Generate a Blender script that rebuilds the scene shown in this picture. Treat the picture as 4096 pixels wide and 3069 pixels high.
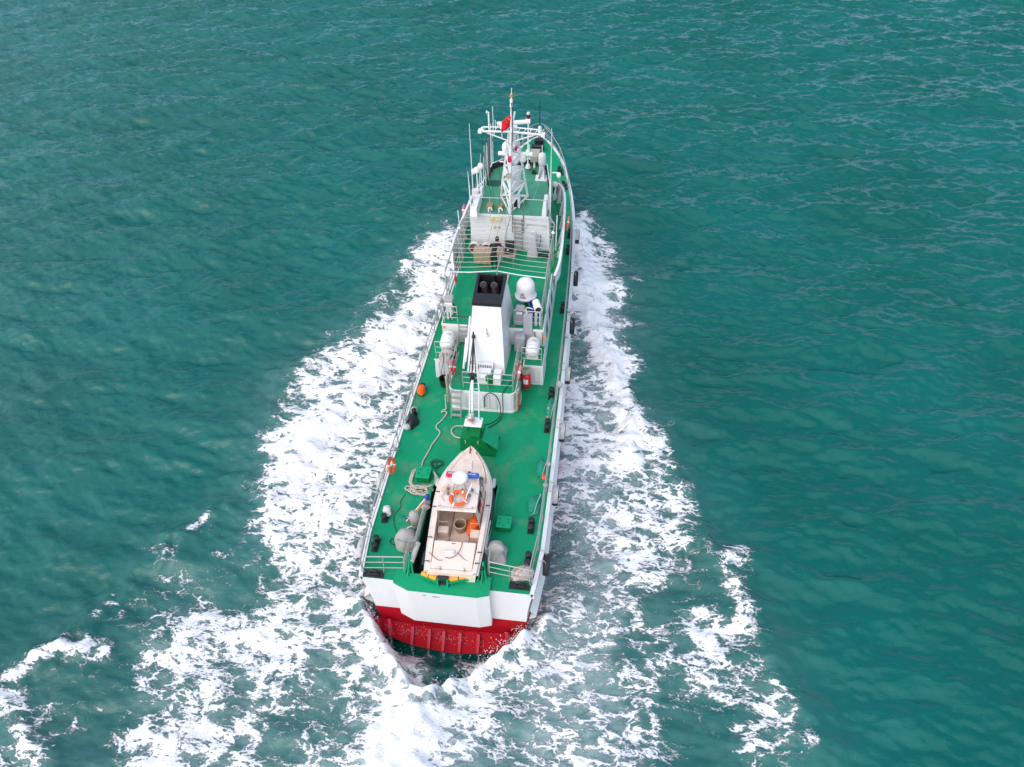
import bpy, bmesh, math, random
import numpy as np
from mathutils import Vector, Matrix
R = math.radians
random.seed(7)
for o in list(bpy.data.objects):
    bpy.data.objects.remove(o)
sc = bpy.context.scene
col = sc.collection

# ------------------------------------------------------------------ camera
PITCH, YAW, ROLL = R(44.567), R(9.018), R(-2.104)      # drone: looking down, left of the ship's heading, slightly rolled
cam_d = bpy.data.cameras.new('camera')
cam_d.sensor_fit = 'HORIZONTAL'
cam_d.sensor_width = 36.0
cam_d.lens = 25.928
cam_d.clip_start = 0.5
cam_d.clip_end = 12000
cam = bpy.data.objects.new('camera', cam_d)
col.objects.link(cam)
hd = Vector((-math.sin(YAW), math.cos(YAW), 0)); zz = Vector((0, 0, 1))
fw = math.cos(PITCH) * hd - math.sin(PITCH) * zz
up0 = math.sin(PITCH) * hd + math.cos(PITCH) * zz
rt0 = Vector((math.cos(YAW), math.sin(YAW), 0))
rt = math.cos(ROLL) * rt0 + math.sin(ROLL) * up0
up = math.cos(ROLL) * up0 - math.sin(ROLL) * rt0
M = Matrix((rt, up, -fw)).transposed().to_4x4()
M.translation = Vector((5.066, -13.994, 28.0))
cam.matrix_world = M
sc.camera = cam

# ------------------------------------------------------------------ daylight through thin overcast
SUN_EL, SUN_AZ = R(48), R(216)          # compass azimuth from +Y clockwise: behind the camera, to port
w = bpy.data.worlds.new('World'); sc.world = w; w.use_nodes = True
nt = w.node_tree; nt.nodes.clear()
wo = nt.nodes.new('ShaderNodeOutputWorld'); bg = nt.nodes.new('ShaderNodeBackground')
sky = nt.nodes.new('ShaderNodeTexSky'); sky.sky_type = 'NISHITA'; sky.sun_disc = False
sky.sun_elevation = SUN_EL; sky.sun_rotation = SUN_AZ
sky.air_density = 1.0; sky.dust_density = 2.0; sky.ozone_density = 1.0; sky.altitude = 0
bg.inputs['Strength'].default_value = 0.15
nt.links.new(sky.outputs[0], bg.inputs[0]); nt.links.new(bg.outputs[0], wo.inputs[0])
sun_d = bpy.data.lights.new('sun', 'SUN'); sun_d.energy = 1.25; sun_d.angle = R(140); sun_d.color = (1.0, 0.955, 0.90)
sun = bpy.data.objects.new('sun', sun_d); col.objects.link(sun)
sd = Vector((math.sin(SUN_AZ) * math.cos(SUN_EL), math.cos(SUN_AZ) * math.cos(SUN_EL), math.sin(SUN_EL)))
sun.rotation_euler = sd.to_track_quat('Z', 'Y').to_euler(); sun.location = sd * 60
sc.view_settings.view_transform = 'Standard'; sc.view_settings.look = 'None'
sc.view_settings.exposure = 0.76; sc.view_settings.gamma = 1.0; sc.view_settings.use_curve_mapping = False
sc.render.engine = 'CYCLES'; sc.cycles.max_bounces = 6; sc.cycles.use_denoising = True

# ------------------------------------------------------------------ materials
MAT = {}
def nodes_of(m):
    m.use_nodes = True
    n = m.node_tree.nodes; n.clear()
    out = n.new('ShaderNodeOutputMaterial'); b = n.new('ShaderNodeBsdfPrincipled')
    m.node_tree.links.new(b.outputs[0], out.inputs[0])
    return n, m.node_tree.links, b, out
def mat(name, c, rough=0.5, metal=0.0, var=0.06, scale=3.0, bump=0.0, bscale=40.0, dirt=None, dirt_amt=0.0, dscale=0.8, spec=0.5, streak=(1, 1, 1), dark=None, dark_amt=0.5, kscale=0.35):
    """paint or cloth: colour wanders a little (noise), optional stains (dirt colour) and fine relief"""
    m = bpy.data.materials.new(name); n, L, b, out = nodes_of(m)
    tc = n.new('ShaderNodeTexCoord'); mp = n.new('ShaderNodeMapping'); mp.inputs['Scale'].default_value = streak
    L.new(tc.outputs['Object'], mp.inputs[0])
    nz = n.new('ShaderNodeTexNoise'); nz.inputs['Scale'].default_value = scale; nz.inputs['Detail'].default_value = 6
    L.new(mp.outputs[0], nz.inputs[0])
    hs = n.new('ShaderNodeMixRGB'); hs.blend_type = 'MIX'
    hs.inputs[1].default_value = (*[max(0, v * (1 - var)) for v in c], 1); hs.inputs[2].default_value = (*[min(1, v * (1 + var)) for v in c], 1)
    L.new(nz.outputs[0], hs.inputs[0]); colr = hs.outputs[0]
    if dirt:
        n2 = n.new('ShaderNodeTexNoise'); n2.inputs['Scale'].default_value = dscale; n2.inputs['Detail'].default_value = 9; n2.inputs['Roughness'].default_value = 0.68
        L.new(mp.outputs[0], n2.inputs[0])
        rp = n.new('ShaderNodeMapRange'); rp.inputs[1].default_value = 0.52; rp.inputs[2].default_value = 0.78; rp.inputs[4].default_value = dirt_amt
        L.new(n2.outputs[0], rp.inputs[0])
        mx = n.new('ShaderNodeMixRGB'); mx.inputs[2].default_value = (*dirt, 1)
        L.new(rp.outputs[0], mx.inputs[0]); L.new(colr, mx.inputs[1]); colr = mx.outputs[0]
    if dark:
        n4 = n.new('ShaderNodeTexNoise'); n4.inputs['Scale'].default_value = kscale; n4.inputs['Detail'].default_value = 10; n4.inputs['Roughness'].default_value = 0.72
        m4 = n.new('ShaderNodeMapping'); m4.inputs['Location'].default_value = (7, 3, 1); m4.inputs['Scale'].default_value = (1.6, .7, 1); L.new(tc.outputs['Object'], m4.inputs[0]); L.new(m4.outputs[0], n4.inputs[0])
        r4 = n.new('ShaderNodeMapRange'); r4.inputs[1].default_value = 0.48; r4.inputs[2].default_value = 0.68; r4.inputs[4].default_value = dark_amt
        L.new(n4.outputs[0], r4.inputs[0]); x4 = n.new('ShaderNodeMixRGB'); x4.inputs[2].default_value = (*dark, 1)
        L.new(r4.outputs[0], x4.inputs[0]); L.new(colr, x4.inputs[1]); colr = x4.outputs[0]
    L.new(colr, b.inputs['Base Color'])
    b.inputs['Roughness'].default_value = rough; b.inputs['Metallic'].default_value = metal; b.inputs['Specular IOR Level'].default_value = spec
    if bump:
        n3 = n.new('ShaderNodeTexNoise'); n3.inputs['Scale'].default_value = bscale; n3.inputs['Detail'].default_value = 4
        L.new(tc.outputs['Object'], n3.inputs[0])
        bp = n.new('ShaderNodeBump'); bp.inputs['Strength'].default_value = bump; bp.inputs['Distance'].default_value = 0.02
        L.new(n3.outputs[0], bp.inputs['Height']); L.new(bp.outputs[0], b.inputs['Normal'])
    MAT[name] = m
    return m
WHITE = mat('white_paint', (0.72, 0.72, 0.71), 0.42, var=0.03, dirt=(0.55, 0.47, 0.38), dirt_amt=0.25, dscale=1.4, streak=(1, 1, .35))
WHULL = mat('white_hull_paint', (0.70, 0.70, 0.69), 0.35, var=0.03, dirt=(0.5, 0.45, 0.40), dirt_amt=0.22, dscale=0.9, streak=(1, 1, .25))
RUSTW = mat('rust_stained_white', (0.72, 0.69, 0.66), 0.55, var=0.06, dirt=(0.40, 0.14, 0.03), dirt_amt=0.85, dscale=2.2)
DECK = mat('green_deck_paint', (0.002, 0.265, 0.118), 0.6, spec=0.2, var=0.10, scale=0.7, dirt=(0.15, 0.25, 0.15), dirt_amt=0.95, dscale=0.75, bump=0.12, bscale=90, dark=(0.002, 0.19, 0.08), dark_amt=0.7)
ROOFG = mat('weathered_green_roof', (0.055, 0.29, 0.16), 0.6, var=0.22, scale=1.3, dirt=(0.15, 0.22, 0.15), dirt_amt=0.75, dscale=0.8, bump=0.1, dark=(.02, .12, .06), dark_amt=.7, kscale=.8)
GREEN = mat('shaded_green_paint', (0.002, 0.19, 0.05), 0.5, spec=0.25, var=0.10, scale=2, dirt=(0.02, 0.09, 0.03), dirt_amt=0.6, dscale=1.5)  # same paint as the deck, with the shade of upright faces mixed in
GREEN2 = mat('bright_green_paint', (0.002, 0.30, 0.13), 0.5, spec=0.25, var=0.07, dirt=(0.03, 0.13, 0.06), dirt_amt=0.4)
RED = mat('red_bottom_paint', (0.40, 0.004, 0.014), 0.6, spec=0.12, var=0.12, scale=1.5, dirt=(0.20, 0.035, 0.008), dirt_amt=0.75, dscale=0.55)
REDR = mat('red_rib_paint', (0.50, 0.035, 0.06), 0.42, var=0.1)
STEEL = mat('pale_galvanised_steel', (0.40, 0.39, 0.37), 0.38, metal=0.35, var=0.12, scale=6, dirt=(0.33, 0.26, 0.2), dirt_amt=0.4, dscale=3)
DSTEEL = mat('dull_grey_steel', (0.20, 0.19, 0.18), 0.45, metal=0.4, var=0.15)
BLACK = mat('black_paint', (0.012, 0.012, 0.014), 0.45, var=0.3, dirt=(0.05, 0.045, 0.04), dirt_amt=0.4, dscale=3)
SOOT = mat('sooty_black', (0.006, 0.006, 0.008), 0.7, var=0.3)
RUBBER = mat('black_rubber', (0.018, 0.018, 0.02), 0.62, var=0.25, bump=0.3, bscale=60)
TYREW = mat('worn_white_tyre', (0.52, 0.52, 0.50), 0.7, var=0.2, scale=8, dirt=(0.05, 0.05, 0.05), dirt_amt=0.9, dscale=4)
CANVAS = mat('grey_canvas', (0.36, 0.34, 0.32), 0.85, var=0.12, scale=4, dirt=(0.22, 0.20, 0.18), dirt_amt=0.6, dscale=2, bump=0.35, bscale=25)
GCANV = mat('cool_grey_canvas', (0.34, 0.34, 0.37), 0.8, var=0.08, scale=4, dirt=(0.22, 0.22, 0.24), dirt_amt=0.5, dscale=2, bump=0.3, bscale=18)
ROPE = mat('worn_beige_rope', (0.50, 0.44, 0.36), 0.9, var=0.25, scale=30, bump=0.6, bscale=120)
ROPEG = mat('greenish_rope', (0.38, 0.42, 0.30), 0.9, var=0.25, scale=30, bump=0.6, bscale=120)
CABLE = mat('black_cable', (0.02, 0.025, 0.02), 0.6, var=0.2)
ORANGE = mat('orange_plastic', (0.85, 0.105, 0.012), 0.5, var=0.12, scale=4)
ORCLOTH = mat('orange_cloth', (0.85, 0.13, 0.01), 0.85, var=0.15, bump=0.4, bscale=30)
PINK = mat('faded_pink_plastic', (0.72, 0.13, 0.16), 0.55, var=0.15, scale=4)
REDP = mat('red_plastic', (0.62, 0.012, 0.02), 0.4, var=0.1)
WPLAS = mat('white_plastic', (0.80, 0.78, 0.76), 0.35, var=0.03)
BOATW = mat('stained_white_gelcoat', (0.76, 0.63, 0.53), 0.45, var=0.05, dirt=(0.50, 0.34, 0.22), dirt_amt=0.7, dscale=1.3)
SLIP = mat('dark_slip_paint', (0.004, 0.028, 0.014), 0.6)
BOATF = mat('dirty_beige_floor', (0.64, 0.50, 0.41), 0.6, var=0.1, dirt=(0.38, 0.24, 0.14), dirt_amt=0.8, dscale=2.0)
BOATR = mat('rust_streaked_roof', (0.76, 0.67, 0.60), 0.42, var=0.05, dirt=(0.62, 0.24, 0.04), dirt_amt=1.0, dscale=2.6)
GLASS = mat('dark_window_glass', (0.02, 0.028, 0.032), 0.08, var=0.2, spec=0.8)
YELLOW = mat('amber_roller', (0.85, 0.33, 0.01), 0.45, var=0.08)
BLUE = mat('blue_plastic', (0.012, 0.05, 0.38), 0.4, var=0.1)
BLUEL = mat('blue_lamp_lens', (0.02, 0.12, 0.48), 0.25, var=0.1)
REDL = mat('crimson_lamp_lens', (0.55, 0.008, 0.07), 0.25, var=0.1)
DRED = mat('dark_red_lens', (0.16, 0.008, 0.012), 0.2, var=0.1)
NETG = mat('green_netting', (0.01, 0.26, 0.16), 0.8, var=0.35, scale=9, bump=0.8, bscale=30)
NETW = mat('pinkish_sack', (0.55, 0.46, 0.42), 0.85, var=0.2, scale=6, bump=0.6, bscale=25)
FLOATG = mat('grey_float_foam', (0.46, 0.45, 0.44), 0.75, var=0.12, dirt=(0.25, 0.24, 0.22), dirt_amt=0.6, dscale=4)
CARD = mat('brown_cardboard', (0.40, 0.28, 0.19), 0.85, var=0.08, scale=5)
CARDS = mat('tan_board_side', (0.34, 0.27, 0.16), 0.85, var=0.08, scale=5)
NAVY = mat('black_uniform_cloth', (0.010, 0.011, 0.016), 0.85, var=0.3)
SKIN = mat('skin', (0.45, 0.24, 0.16), 0.6, var=0.05)
HAIR = mat('black_hair', (0.008, 0.007, 0.007), 0.6, var=0.2)
KHAKI = mat('beige_equipment_paint', (0.36, 0.33, 0.27), 0.5, var=0.08)
DULLW = mat('aged_white_cover', (0.60, 0.60, 0.58), 0.6, var=0.05)
BROWN = mat('rusty_brown', (0.22, 0.09, 0.03), 0.7, var=0.3, scale=8)
WOOD = mat('old_wood', (0.34, 0.20, 0.09), 0.7, var=0.3, scale=10)
FLAGR = mat('red_flag_cloth', (0.66, 0.004, 0.02), 0.7, var=0.05)
FLAGY = mat('yellow_flag_cloth', (0.85, 0.55, 0.02), 0.7, var=0.05)
SILVER = mat('sooty_exhaust', (0.11, 0.085, 0.08), 0.6, metal=0.2, var=0.15)
LGREY = mat('light_grey_panel', (0.55, 0.55, 0.58), 0.5, var=0.05)

# ------------------------------------------------------------------ mesh helpers
WL = {}
class MB:
    def __init__(s): s.v = []; s.f = []; s.m = []; s.cur = 0
    def _add(s, vs, fs):
        b = len(s.v); s.v += [tuple(v) for v in vs]; s.f += [tuple(b + i for i in f) for f in fs]; s.m += [s.cur] * len(fs)
    def box(s, c, d, rz=0.0, taper=1.0, rot=None):
        x, y, z = d[0] / 2, d[1] / 2, d[2] / 2; vs = []
        for sz in (-1, 1):
            t = taper if sz > 0 else 1.0
            for sx, sy in ((-1, -1), (1, -1), (1, 1), (-1, 1)):
                p = Vector((sx * x * t, sy * y * t, sz * z))
                if rot is not None: p = rot @ p
                if rz: p = Matrix.Rotation(rz, 3, 'Z') @ p
                vs.append(p + Vector(c))
        s._add(vs, [(3, 2, 1, 0), (4, 5, 6, 7), (0, 1, 5, 4), (1, 2, 6, 5), (2, 3, 7, 6), (3, 0, 4, 7)]); return s
    def hexa(s, b, t):
        """eight corners: bottom ring, top ring (counter-clockwise seen from above)"""
        s._add(list(b) + list(t), [(3, 2, 1, 0), (4, 5, 6, 7), (0, 1, 5, 4), (1, 2, 6, 5), (2, 3, 7, 6), (3, 0, 4, 7)]); return s
    def prism(s, poly, z0, z1, cap=True):
        n = len(poly)
        f = [(i, (i + 1) % n, n + (i + 1) % n, n + i) for i in range(n)]
        if cap: f += [tuple(range(n - 1, -1, -1)), tuple(range(n, 2 * n))]
        zz0 = z0 if callable(z0) else (lambda p: z0); zz1 = z1 if callable(z1) else (lambda p: z1)
        s._add([(p[0], p[1], zz0(p)) for p in poly] + [(p[0], p[1], zz1(p)) for p in poly], f); return s
    def cyl(s, a, b, r0, r1=None, n=10, cap=True):
        r1 = r0 if r1 is None else r1; a, b = Vector(a), Vector(b); d = (b - a)
        if d.length < 1e-6: return s
        d.normalize(); u = d.orthogonal().normalized(); v = d.cross(u)
        vs = [a + (u * math.cos(2 * math.pi * i / n) + v * math.sin(2 * math.pi * i / n)) * r0 for i in range(n)]
        vs += [b + (u * math.cos(2 * math.pi * i / n) + v * math.sin(2 * math.pi * i / n)) * r1 for i in range(n)]
        f = [(i, (i + 1) % n, n + (i + 1) % n, n + i) for i in range(n)]
        if cap: f += [tuple(range(n - 1, -1, -1)), tuple(range(n, 2 * n))]
        s._add(vs, f); return s
    def tube(s, pts, r, n=6, closed=False, rad=None):
        pts = [Vector(p) for p in pts]; N = len(pts); vs = []; u = None
        for i, p in enumerate(pts):
            t = (pts[(i + 1) % N] - pts[i - 1]) if closed else (pts[min(i + 1, N - 1)] - pts[max(i - 1, 0)])
            if t.length < 1e-9: t = Vector((0, 0, 1))
            t.normalize()
            u = t.orthogonal().normalized() if u is None else (u - t * u.dot(t))
            if u.length < 1e-6: u = t.orthogonal()
            u.normalize(); v = t.cross(u); rr = r if rad is None else rad[i]
            vs += [p + (u * math.cos(2 * math.pi * k / n) + v * math.sin(2 * math.pi * k / n)) * rr for k in range(n)]
        f = []
        for i in range(N if closed else N - 1):
            for k in range(n):
                a0, a1 = i * n + k, i * n + (k + 1) % n; j = (i + 1) % N
                f.append((a0, a1, j * n + (k + 1) % n, j * n + k))
        if not closed: f += [tuple(range(n - 1, -1, -1)), tuple((N - 1) * n + k for k in range(n))]
        s._add(vs, f); return s
    def lathe(s, prof, o=(0, 0, 0), axis='Z', n=20, sx=1.0, sy=1.0):
        """prof: list of (radius, height)"""
        o = Vector(o); vs = []; N = len(prof)
        for r, h in prof:
            for k in range(n):
                a = 2 * math.pi * k / n; x, y = r * math.cos(a) * sx, r * math.sin(a) * sy
                p = Vector((x, y, h)) if axis == 'Z' else (Vector((x, h, y)) if axis == 'Y' else Vector((h, x, y)))
                vs.append(o + p)
        f = []
        for i in range(N - 1):
            for k in range(n): f.append((i * n + k, i * n + (k + 1) % n, (i + 1) * n + (k + 1) % n, (i + 1) * n + k))
        if prof[0][0] > 1e-4: f.append(tuple(range(n - 1, -1, -1)))
        if prof[-1][0] > 1e-4: f.append(tuple((N - 1) * n + k for k in range(n)))
        s._add(vs, f); return s
    def torus(s, c, R_, r, axis='Z', n=28, m=10, squash=1.0, wob=0.0):
        c = Vector(c); vs = []
        for i in range(n):
            a = 2 * math.pi * i / n
            for k in range(m):
                b = 2 * math.pi * k / m; q = R_ + r * math.cos(b); x, y, z = q * math.cos(a), q * math.sin(a), r * math.sin(b) * squash
                vs.append(c + (Vector((x, y, z)) if axis == 'Z' else Vector((z, x, y)) if axis == 'X' else Vector((x, z, y))))
        s._add(vs, [(i * m + k, ((i + 1) % n) * m + k, ((i + 1) % n) * m + (k + 1) % m, i * m + (k + 1) % m) for i in range(n) for k in range(m)]); return s
    def quad(s, *p): s._add(p, [tuple(range(len(p)))]); return s
    def grid(s, rows):
        n = len(rows[0]); vs = [p for r in rows for p in r]
        s._add(vs, [(i * n + k, i * n + k + 1, (i + 1) * n + k + 1, (i + 1) * n + k) for i in range(len(rows) - 1) for k in range(n - 1)]); return s
    def build(s, name, m, parent=None, local=False, smooth=False, bevel=0.0, loc=None, sub=0, seg=2):
        me = bpy.data.meshes.new(name); me.from_pydata(s.v, [], s.f)
        for x in (m if isinstance(m, (list, tuple)) else [m]): me.materials.append(x)
        if any(s.m): me.polygons.foreach_set('material_index', s.m)
        bm = bmesh.new(); bm.from_mesh(me); bmesh.ops.recalc_face_normals(bm, faces=bm.faces); bm.to_mesh(me); bm.free()
        if smooth: me.polygons.foreach_set('use_smooth', [True] * len(me.polygons))
        o = bpy.data.objects.new(name, me); col.objects.link(o)
        put(o, parent, local, loc)
        if bevel:
            b = o.modifiers.new('bevel', 'BEVEL'); b.width = bevel; b.segments = seg; b.limit_method = 'ANGLE'; b.angle_limit = R(35)
        if sub:
            q = o.modifiers.new('sub', 'SUBSURF'); q.levels = q.render_levels = sub
        return o
def put(o, parent, local, loc):
    base = Vector((0, 0, 0)) if loc is None else Vector(loc)
    WL[o.name] = base
    if parent is not None:
        o.parent = parent
        if not local: base = base - WL[parent.name]
    o.location = base
def empty(name, loc, label=None, cat=None, group=None, rz=0.0, parent=None):
    o = bpy.data.objects.new(name, None); col.objects.link(o); o.empty_display_size = 0.2
    if parent is not None: o.parent = parent; o.location = Vector(loc) - WL[parent.name]
    else: o.location = loc
    o.rotation_euler = (0, 0, rz); WL[o.name] = Vector(loc)
    if label: tag(o, label, cat, group)
    return o
def tag(o, label=None, cat=None, group=None, kind=None):
    if label: o['label'] = label
    if cat: o['category'] = cat
    if group: o['group'] = group
    if kind: o['kind'] = kind
    return o
def inst(o, name, parent, loc, rot=None, scale=None):
    """another object on the same mesh (shared data), placed in world coordinates under its parent"""
    c = bpy.data.objects.new(name, o.data); col.objects.link(c); c.parent = parent
    c.location = Vector(loc) - (WL[parent.name] if parent is not None else Vector((0, 0, 0))); WL[c.name] = Vector(loc)
    if rot is not None: c.rotation_euler = rot
    if scale is not None: c.scale = scale
    for md in o.modifiers:
        k = c.modifiers.new(md.name, md.type)
        for a in ('width', 'segments', 'limit_method', 'angle_limit', 'levels', 'render_levels'):
            if hasattr(md, a): setattr(k, a, getattr(md, a))
    return c
def copy_tree(o, loc, rot=None, label=None, parent=None):
    c = o.copy(); col.objects.link(c); c.location = loc
    if parent is None: WL[c.name] = Vector(loc)
    else: c.parent = parent
    if rot is not None: c.rotation_euler = rot
    if label: c['label'] = label
    for ch in list(o.children): 
        k = copy_tree(ch, ch.location.copy(), None, None, c)
    return c
def smooth_pts(pts, k=6, closed=False):
    pts = [Vector(p) for p in pts]; N = len(pts); out = []
    rng = range(N) if closed else range(N - 1)
    for i in rng:
        p1, p2 = pts[i], pts[(i + 1) % N]
        p0 = pts[i - 1] if (closed or i > 0) else p1 * 2 - p2
        p3 = pts[(i + 2) % N] if (closed or i + 2 < N) else p2 * 2 - p1
        for j in range(k):
            t = j / k
            out.append(0.5 * ((2 * p1) + (p2 - p0) * t + (2 * p0 - 5 * p1 + 4 * p2 - p3) * t * t + (3 * p1 - p0 - 3 * p2 + p3) * t ** 3))
    if not closed: out.append(pts[-1])
    return out
A, B, T = 4.26, 5.27, 7.35           # heights: low house tops, boat deck, wheelhouse roof (main deck is 3.0 aft)
def zdeck(y): return 3.0 + 1.2 * (max(0.0, y - 15.0) / 19.3) ** 2
HB = [(0, 3.36), (0.8, 3.45), (2, 3.56), (5, 3.58), (10, 3.56), (15, 3.50), (20, 3.38), (23, 3.25), (25, 3.11), (26.2, 2.98), (28, 2.70), (29.5, 2.38), (30.9, 2.05), (32.1, 1.60), (33.2, 1.02), (33.9, 0.55), (34.3, 0.06)]
def hb(y): return float(np.interp(y, [a for a, b in HB], [b for a, b in HB]))
# ------------------------------------------------------------------ the sea
FOAM = """44444444444444444444444663036898666665479985456687852015640000000000000000000000000
44444444444444444444444750157887666664489976466787852005551000000000000000000000000
11233444444444444444447620468987666664589976466787852004551000000000000000000000000
10000000112334444444466402578976666654699966566787852004452000000000000000000000000
44544321100000001123475104689876666644799855566787852003453000000000000000000000000
11111223345543221000472003588766666645899855566787852103463000000000000000000000000
00111111111112233455332002567765665545899764566796852102464000000000000000000000000
00000000001111111112231004566645754545899764566796752101464100000000000000000000000
00000000000000000022221213556545745446999765456685653101555100000000000000000000000
00000000000000000013332035766667765456967875545676354204533100000000000000000000000
00000000000000000002432156687788784467742686656686552114565000000000000000000000000
00000000000000000000000256677888765585522567667876653213652000000000000000000000000
00000000000000000000002545676567765683432237766673664544431000000000000000000000000
00000000000000000000002323432246676675555555656752453765430000000000000000000000000
00000000000000000000000344210147675555555555556765654766630000000000000000000000000
00000000000000000000001353231267765555555555555655653557410000000000000000000000000
00000000000000000000001431112578765555555555455564652127300000000000000000000000000
00000000000000000000000010025677765555555555556677764214200000000000000000000000000
00000000000000000000000110246788765555555555547766665324100000000000000000000000000
00000000000000000000000100367899875555555555537767765424100000000000000000000000000
00000000000000000000000001478898975555555555537777765311000000000000000000000000000
00000000000000000000000002578888876555555555547778766310000000000000000000000000000
00000000000000000000000002478988876555555555459756667410000000000000000000000000000
00000000000000000000000002579987786555555555568765666300000000000000000000000000000
00000000000000000000000003688987775555555555577776665200000000000000000000000000000
00000000000000000000000026888888775555555555577787663000000000000000000000000000000
00000000000000000000000025688898865555555555577877741000000000000000000000000000000
00000000000000000000000035789998655555555555578778741000000000000000000000000000000
00000000000000000000000257788876555555555555588778752000000000000000000000000000000
00000000000000000000000455687776555555555555588667641000000000000000000000000000000
00000000000000000000001455688876555555555555566666420000000000000000000000000000000
00000000000000000000001476677777665555555555566665200000000000000000000000000000000
00000000000000000000001344576788665555555555566574100000000000000000000000000000000
00000000000000000000000223577888765555555555555684100000000000000000000000000000000
00000000000000000000000112577798765555555555545784100000000000000000000000000000000
00000000000000000000000001467789875555555555544793100000000000000000000000000000000
00000000000000000000000001245679976555555555555894100000000000000000000000000000000
00000000000000000000000000025578976555555555557984100000000000000000000000000000000
00000000000000000000000000013568876555555555458975200000000000000000000000000000000
00000000000000000000000000012566786555555555468855200000000000000000000000000000000
00000000000000000000000000002456787555555555368854200000000000000000000000000000000
00000000000000000000000000002356787555555555468753100000000000000000000000000000000
00000000000000000000000000001357876555555555478764100000000000000000000000000000000
00000000000000000000000000001268865455555555577774100000000000000000000000000000000
00000000000000000000000000000268854455555555587773100000000000000000000000000000000
00000000000000000000000000000258865555555555587662100000000000000000000000000000000
00000000000000000000000000000148876555555555698751000000000000000000000000000000000
00000000000000000000000000000148877555555555699741000000000000000000000000000000000
00000000000000000000000000000037888555555555699630000000000000000000000000000000000
00000000000000000000000000000036887555555555698520000000000000000000000000000000000
00000000000000000000000000000024666555555555797410000000000000000000000000000000000
00000000000000000000000000000012455555555555786300000000000000000000000000000000000
00000000000000000000000000000011345555555555784200000000000000000000000000000000000
00000000000000000000000000000001235555555555773100000000000000000000000000000000000
00000000000000000000000000000000000555555555662000000000000000000000000000000000000
00000000000000000000000000000000000000000000000000000000000000000000000000000000000
00000000000000000000000000000000000000000000000000000000000000000000000000000000000
00000000000000000000000000000000000000000000000000000000000000000000000000000000000
00000000000000000000000000000000000000000000000000000000000000000000000000000000000
00000000000000000000000000000000000000000000000000000000000000000000000000000000000""".split()
FX0, FY0, FST = -30.0, -10.0, 0.75
fm = np.array([[int(ch) for ch in row] for row in FOAM], dtype=np.float32) / 9.0
def blur(a, k):
    w = np.exp(-0.5 * (np.arange(-3 * k, 3 * k + 1) / k) ** 2); w /= w.sum()
    p = int(3 * k); b = np.pad(a, p, mode='edge')
    b = np.apply_along_axis(lambda r: np.convolve(r, w, 'valid'), 1, b)
    return np.apply_along_axis(lambda r: np.convolve(r, w, 'valid'), 0, b)
fm_soft = blur(fm, 2)
def sample(a, x, y):
    u = np.clip((x - FX0) / FST, 0, a.shape[1] - 1.001); v = np.clip((y - FY0) / FST, 0, a.shape[0] - 1.001)
    i, j = u.astype(int), v.astype(int); fu, fv = u - i, v - j
    fu = fu * fu * (3 - 2 * fu); fv = fv * fv * (3 - 2 * fv)
    r = (a[j, i] * (1 - fu) + a[j, i + 1] * fu) * (1 - fv) + (a[j + 1, i] * (1 - fu) + a[j + 1, i + 1] * fu) * fv
    fade = np.clip((x - FX0) / 4, 0, 1) * np.clip((y - FY0 + 24) / 20, 0, 1)
    return r * fade
def wave_tile(seed, L, N, wind, wdir, peak, spread, cut):
    """one tile of wind sea: random phases under a peaked directional spectrum -> height and sideways shift"""
    rng = np.random.default_rng(seed)
    k1 = 2 * np.pi * np.fft.fftfreq(N, L / N); kx, ky = np.meshgrid(k1, k1)
    k = np.hypot(kx, ky); k[0, 0] = 1e-6
    kp = 2 * np.pi / peak
    ct = (kx * math.cos(wdir) + ky * math.sin(wdir)) / k
    P = np.exp(-0.9 * (kp / k) ** 2) / k ** wind * (np.clip(ct, 0, 1) ** spread + 0.03 * np.abs(ct)) * np.exp(-(k * cut) ** 2)
    P[0, 0] = 0
    h = np.sqrt(P) * (rng.normal(size=(N, N)) + 1j * rng.normal(size=(N, N)))
    H = np.real(np.fft.ifft2(h)); s = 1 / H.std()
    return H * s, np.real(np.fft.ifft2(-1j * kx / k * h)) * s, np.real(np.fft.ifft2(-1j * ky / k * h)) * s
def tile_at(t, L, x, y, rot):
    c, s = math.cos(rot), math.sin(rot); N = t[0].shape[0]
    u = ((x * c + y * s) / L % 1.0) * N; v = ((-x * s + y * c) / L % 1.0) * N
    i, j = u.astype(int) % N, v.astype(int) % N; fu, fv = u - np.floor(u), v - np.floor(v); i2, j2 = (i + 1) % N, (j + 1) % N
    out = []
    for a in t: out.append((a[j, i] * (1 - fu) + a[j, i2] * fu) * (1 - fv) + (a[j2, i] * (1 - fu) + a[j2, i2] * fu) * fv)
    dx, dy = out[1], out[2]
    return out[0], dx * c - dy * s, dx * s + dy * c
def vnoise(x, y, seed):
    rng = np.random.default_rng(seed); t = rng.random((256, 256)).astype(np.float32)
    i, j = np.floor(x).astype(int), np.floor(y).astype(int); fu, fv = x - i, y - j
    fu = fu * fu * (3 - 2 * fu); fv = fv * fv * (3 - 2 * fv); i &= 255; j &= 255; i2, j2 = (i + 1) & 255, (j + 1) & 255
    return (t[j, i] * (1 - fu) + t[j, i2] * fu) * (1 - fv) + (t[j2, i] * (1 - fu) + t[j2, i2] * fu) * fv
def sstep(a, b, v):
    t = np.clip((v - a) / (b - a), 0, 1); return t * t * (3 - 2 * t)
NXc, NYc = 860, 900
ys = np.concatenate([np.array([-400, -150, -70, -35, -20]), -13 + 115 * (np.linspace(0, 1, NYc) ** 1.45), np.array([106, 115, 130, 155, 200, 290, 450, 800, 1600, 4000])])
us = np.concatenate([-np.array([60, 22, 9, 4.5, 2.6, 1.8, 1.4, 1.15]), np.linspace(-1, 1, NXc), np.array([1.15, 1.4, 1.8, 2.6, 4.5, 9, 22, 60])])
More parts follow.
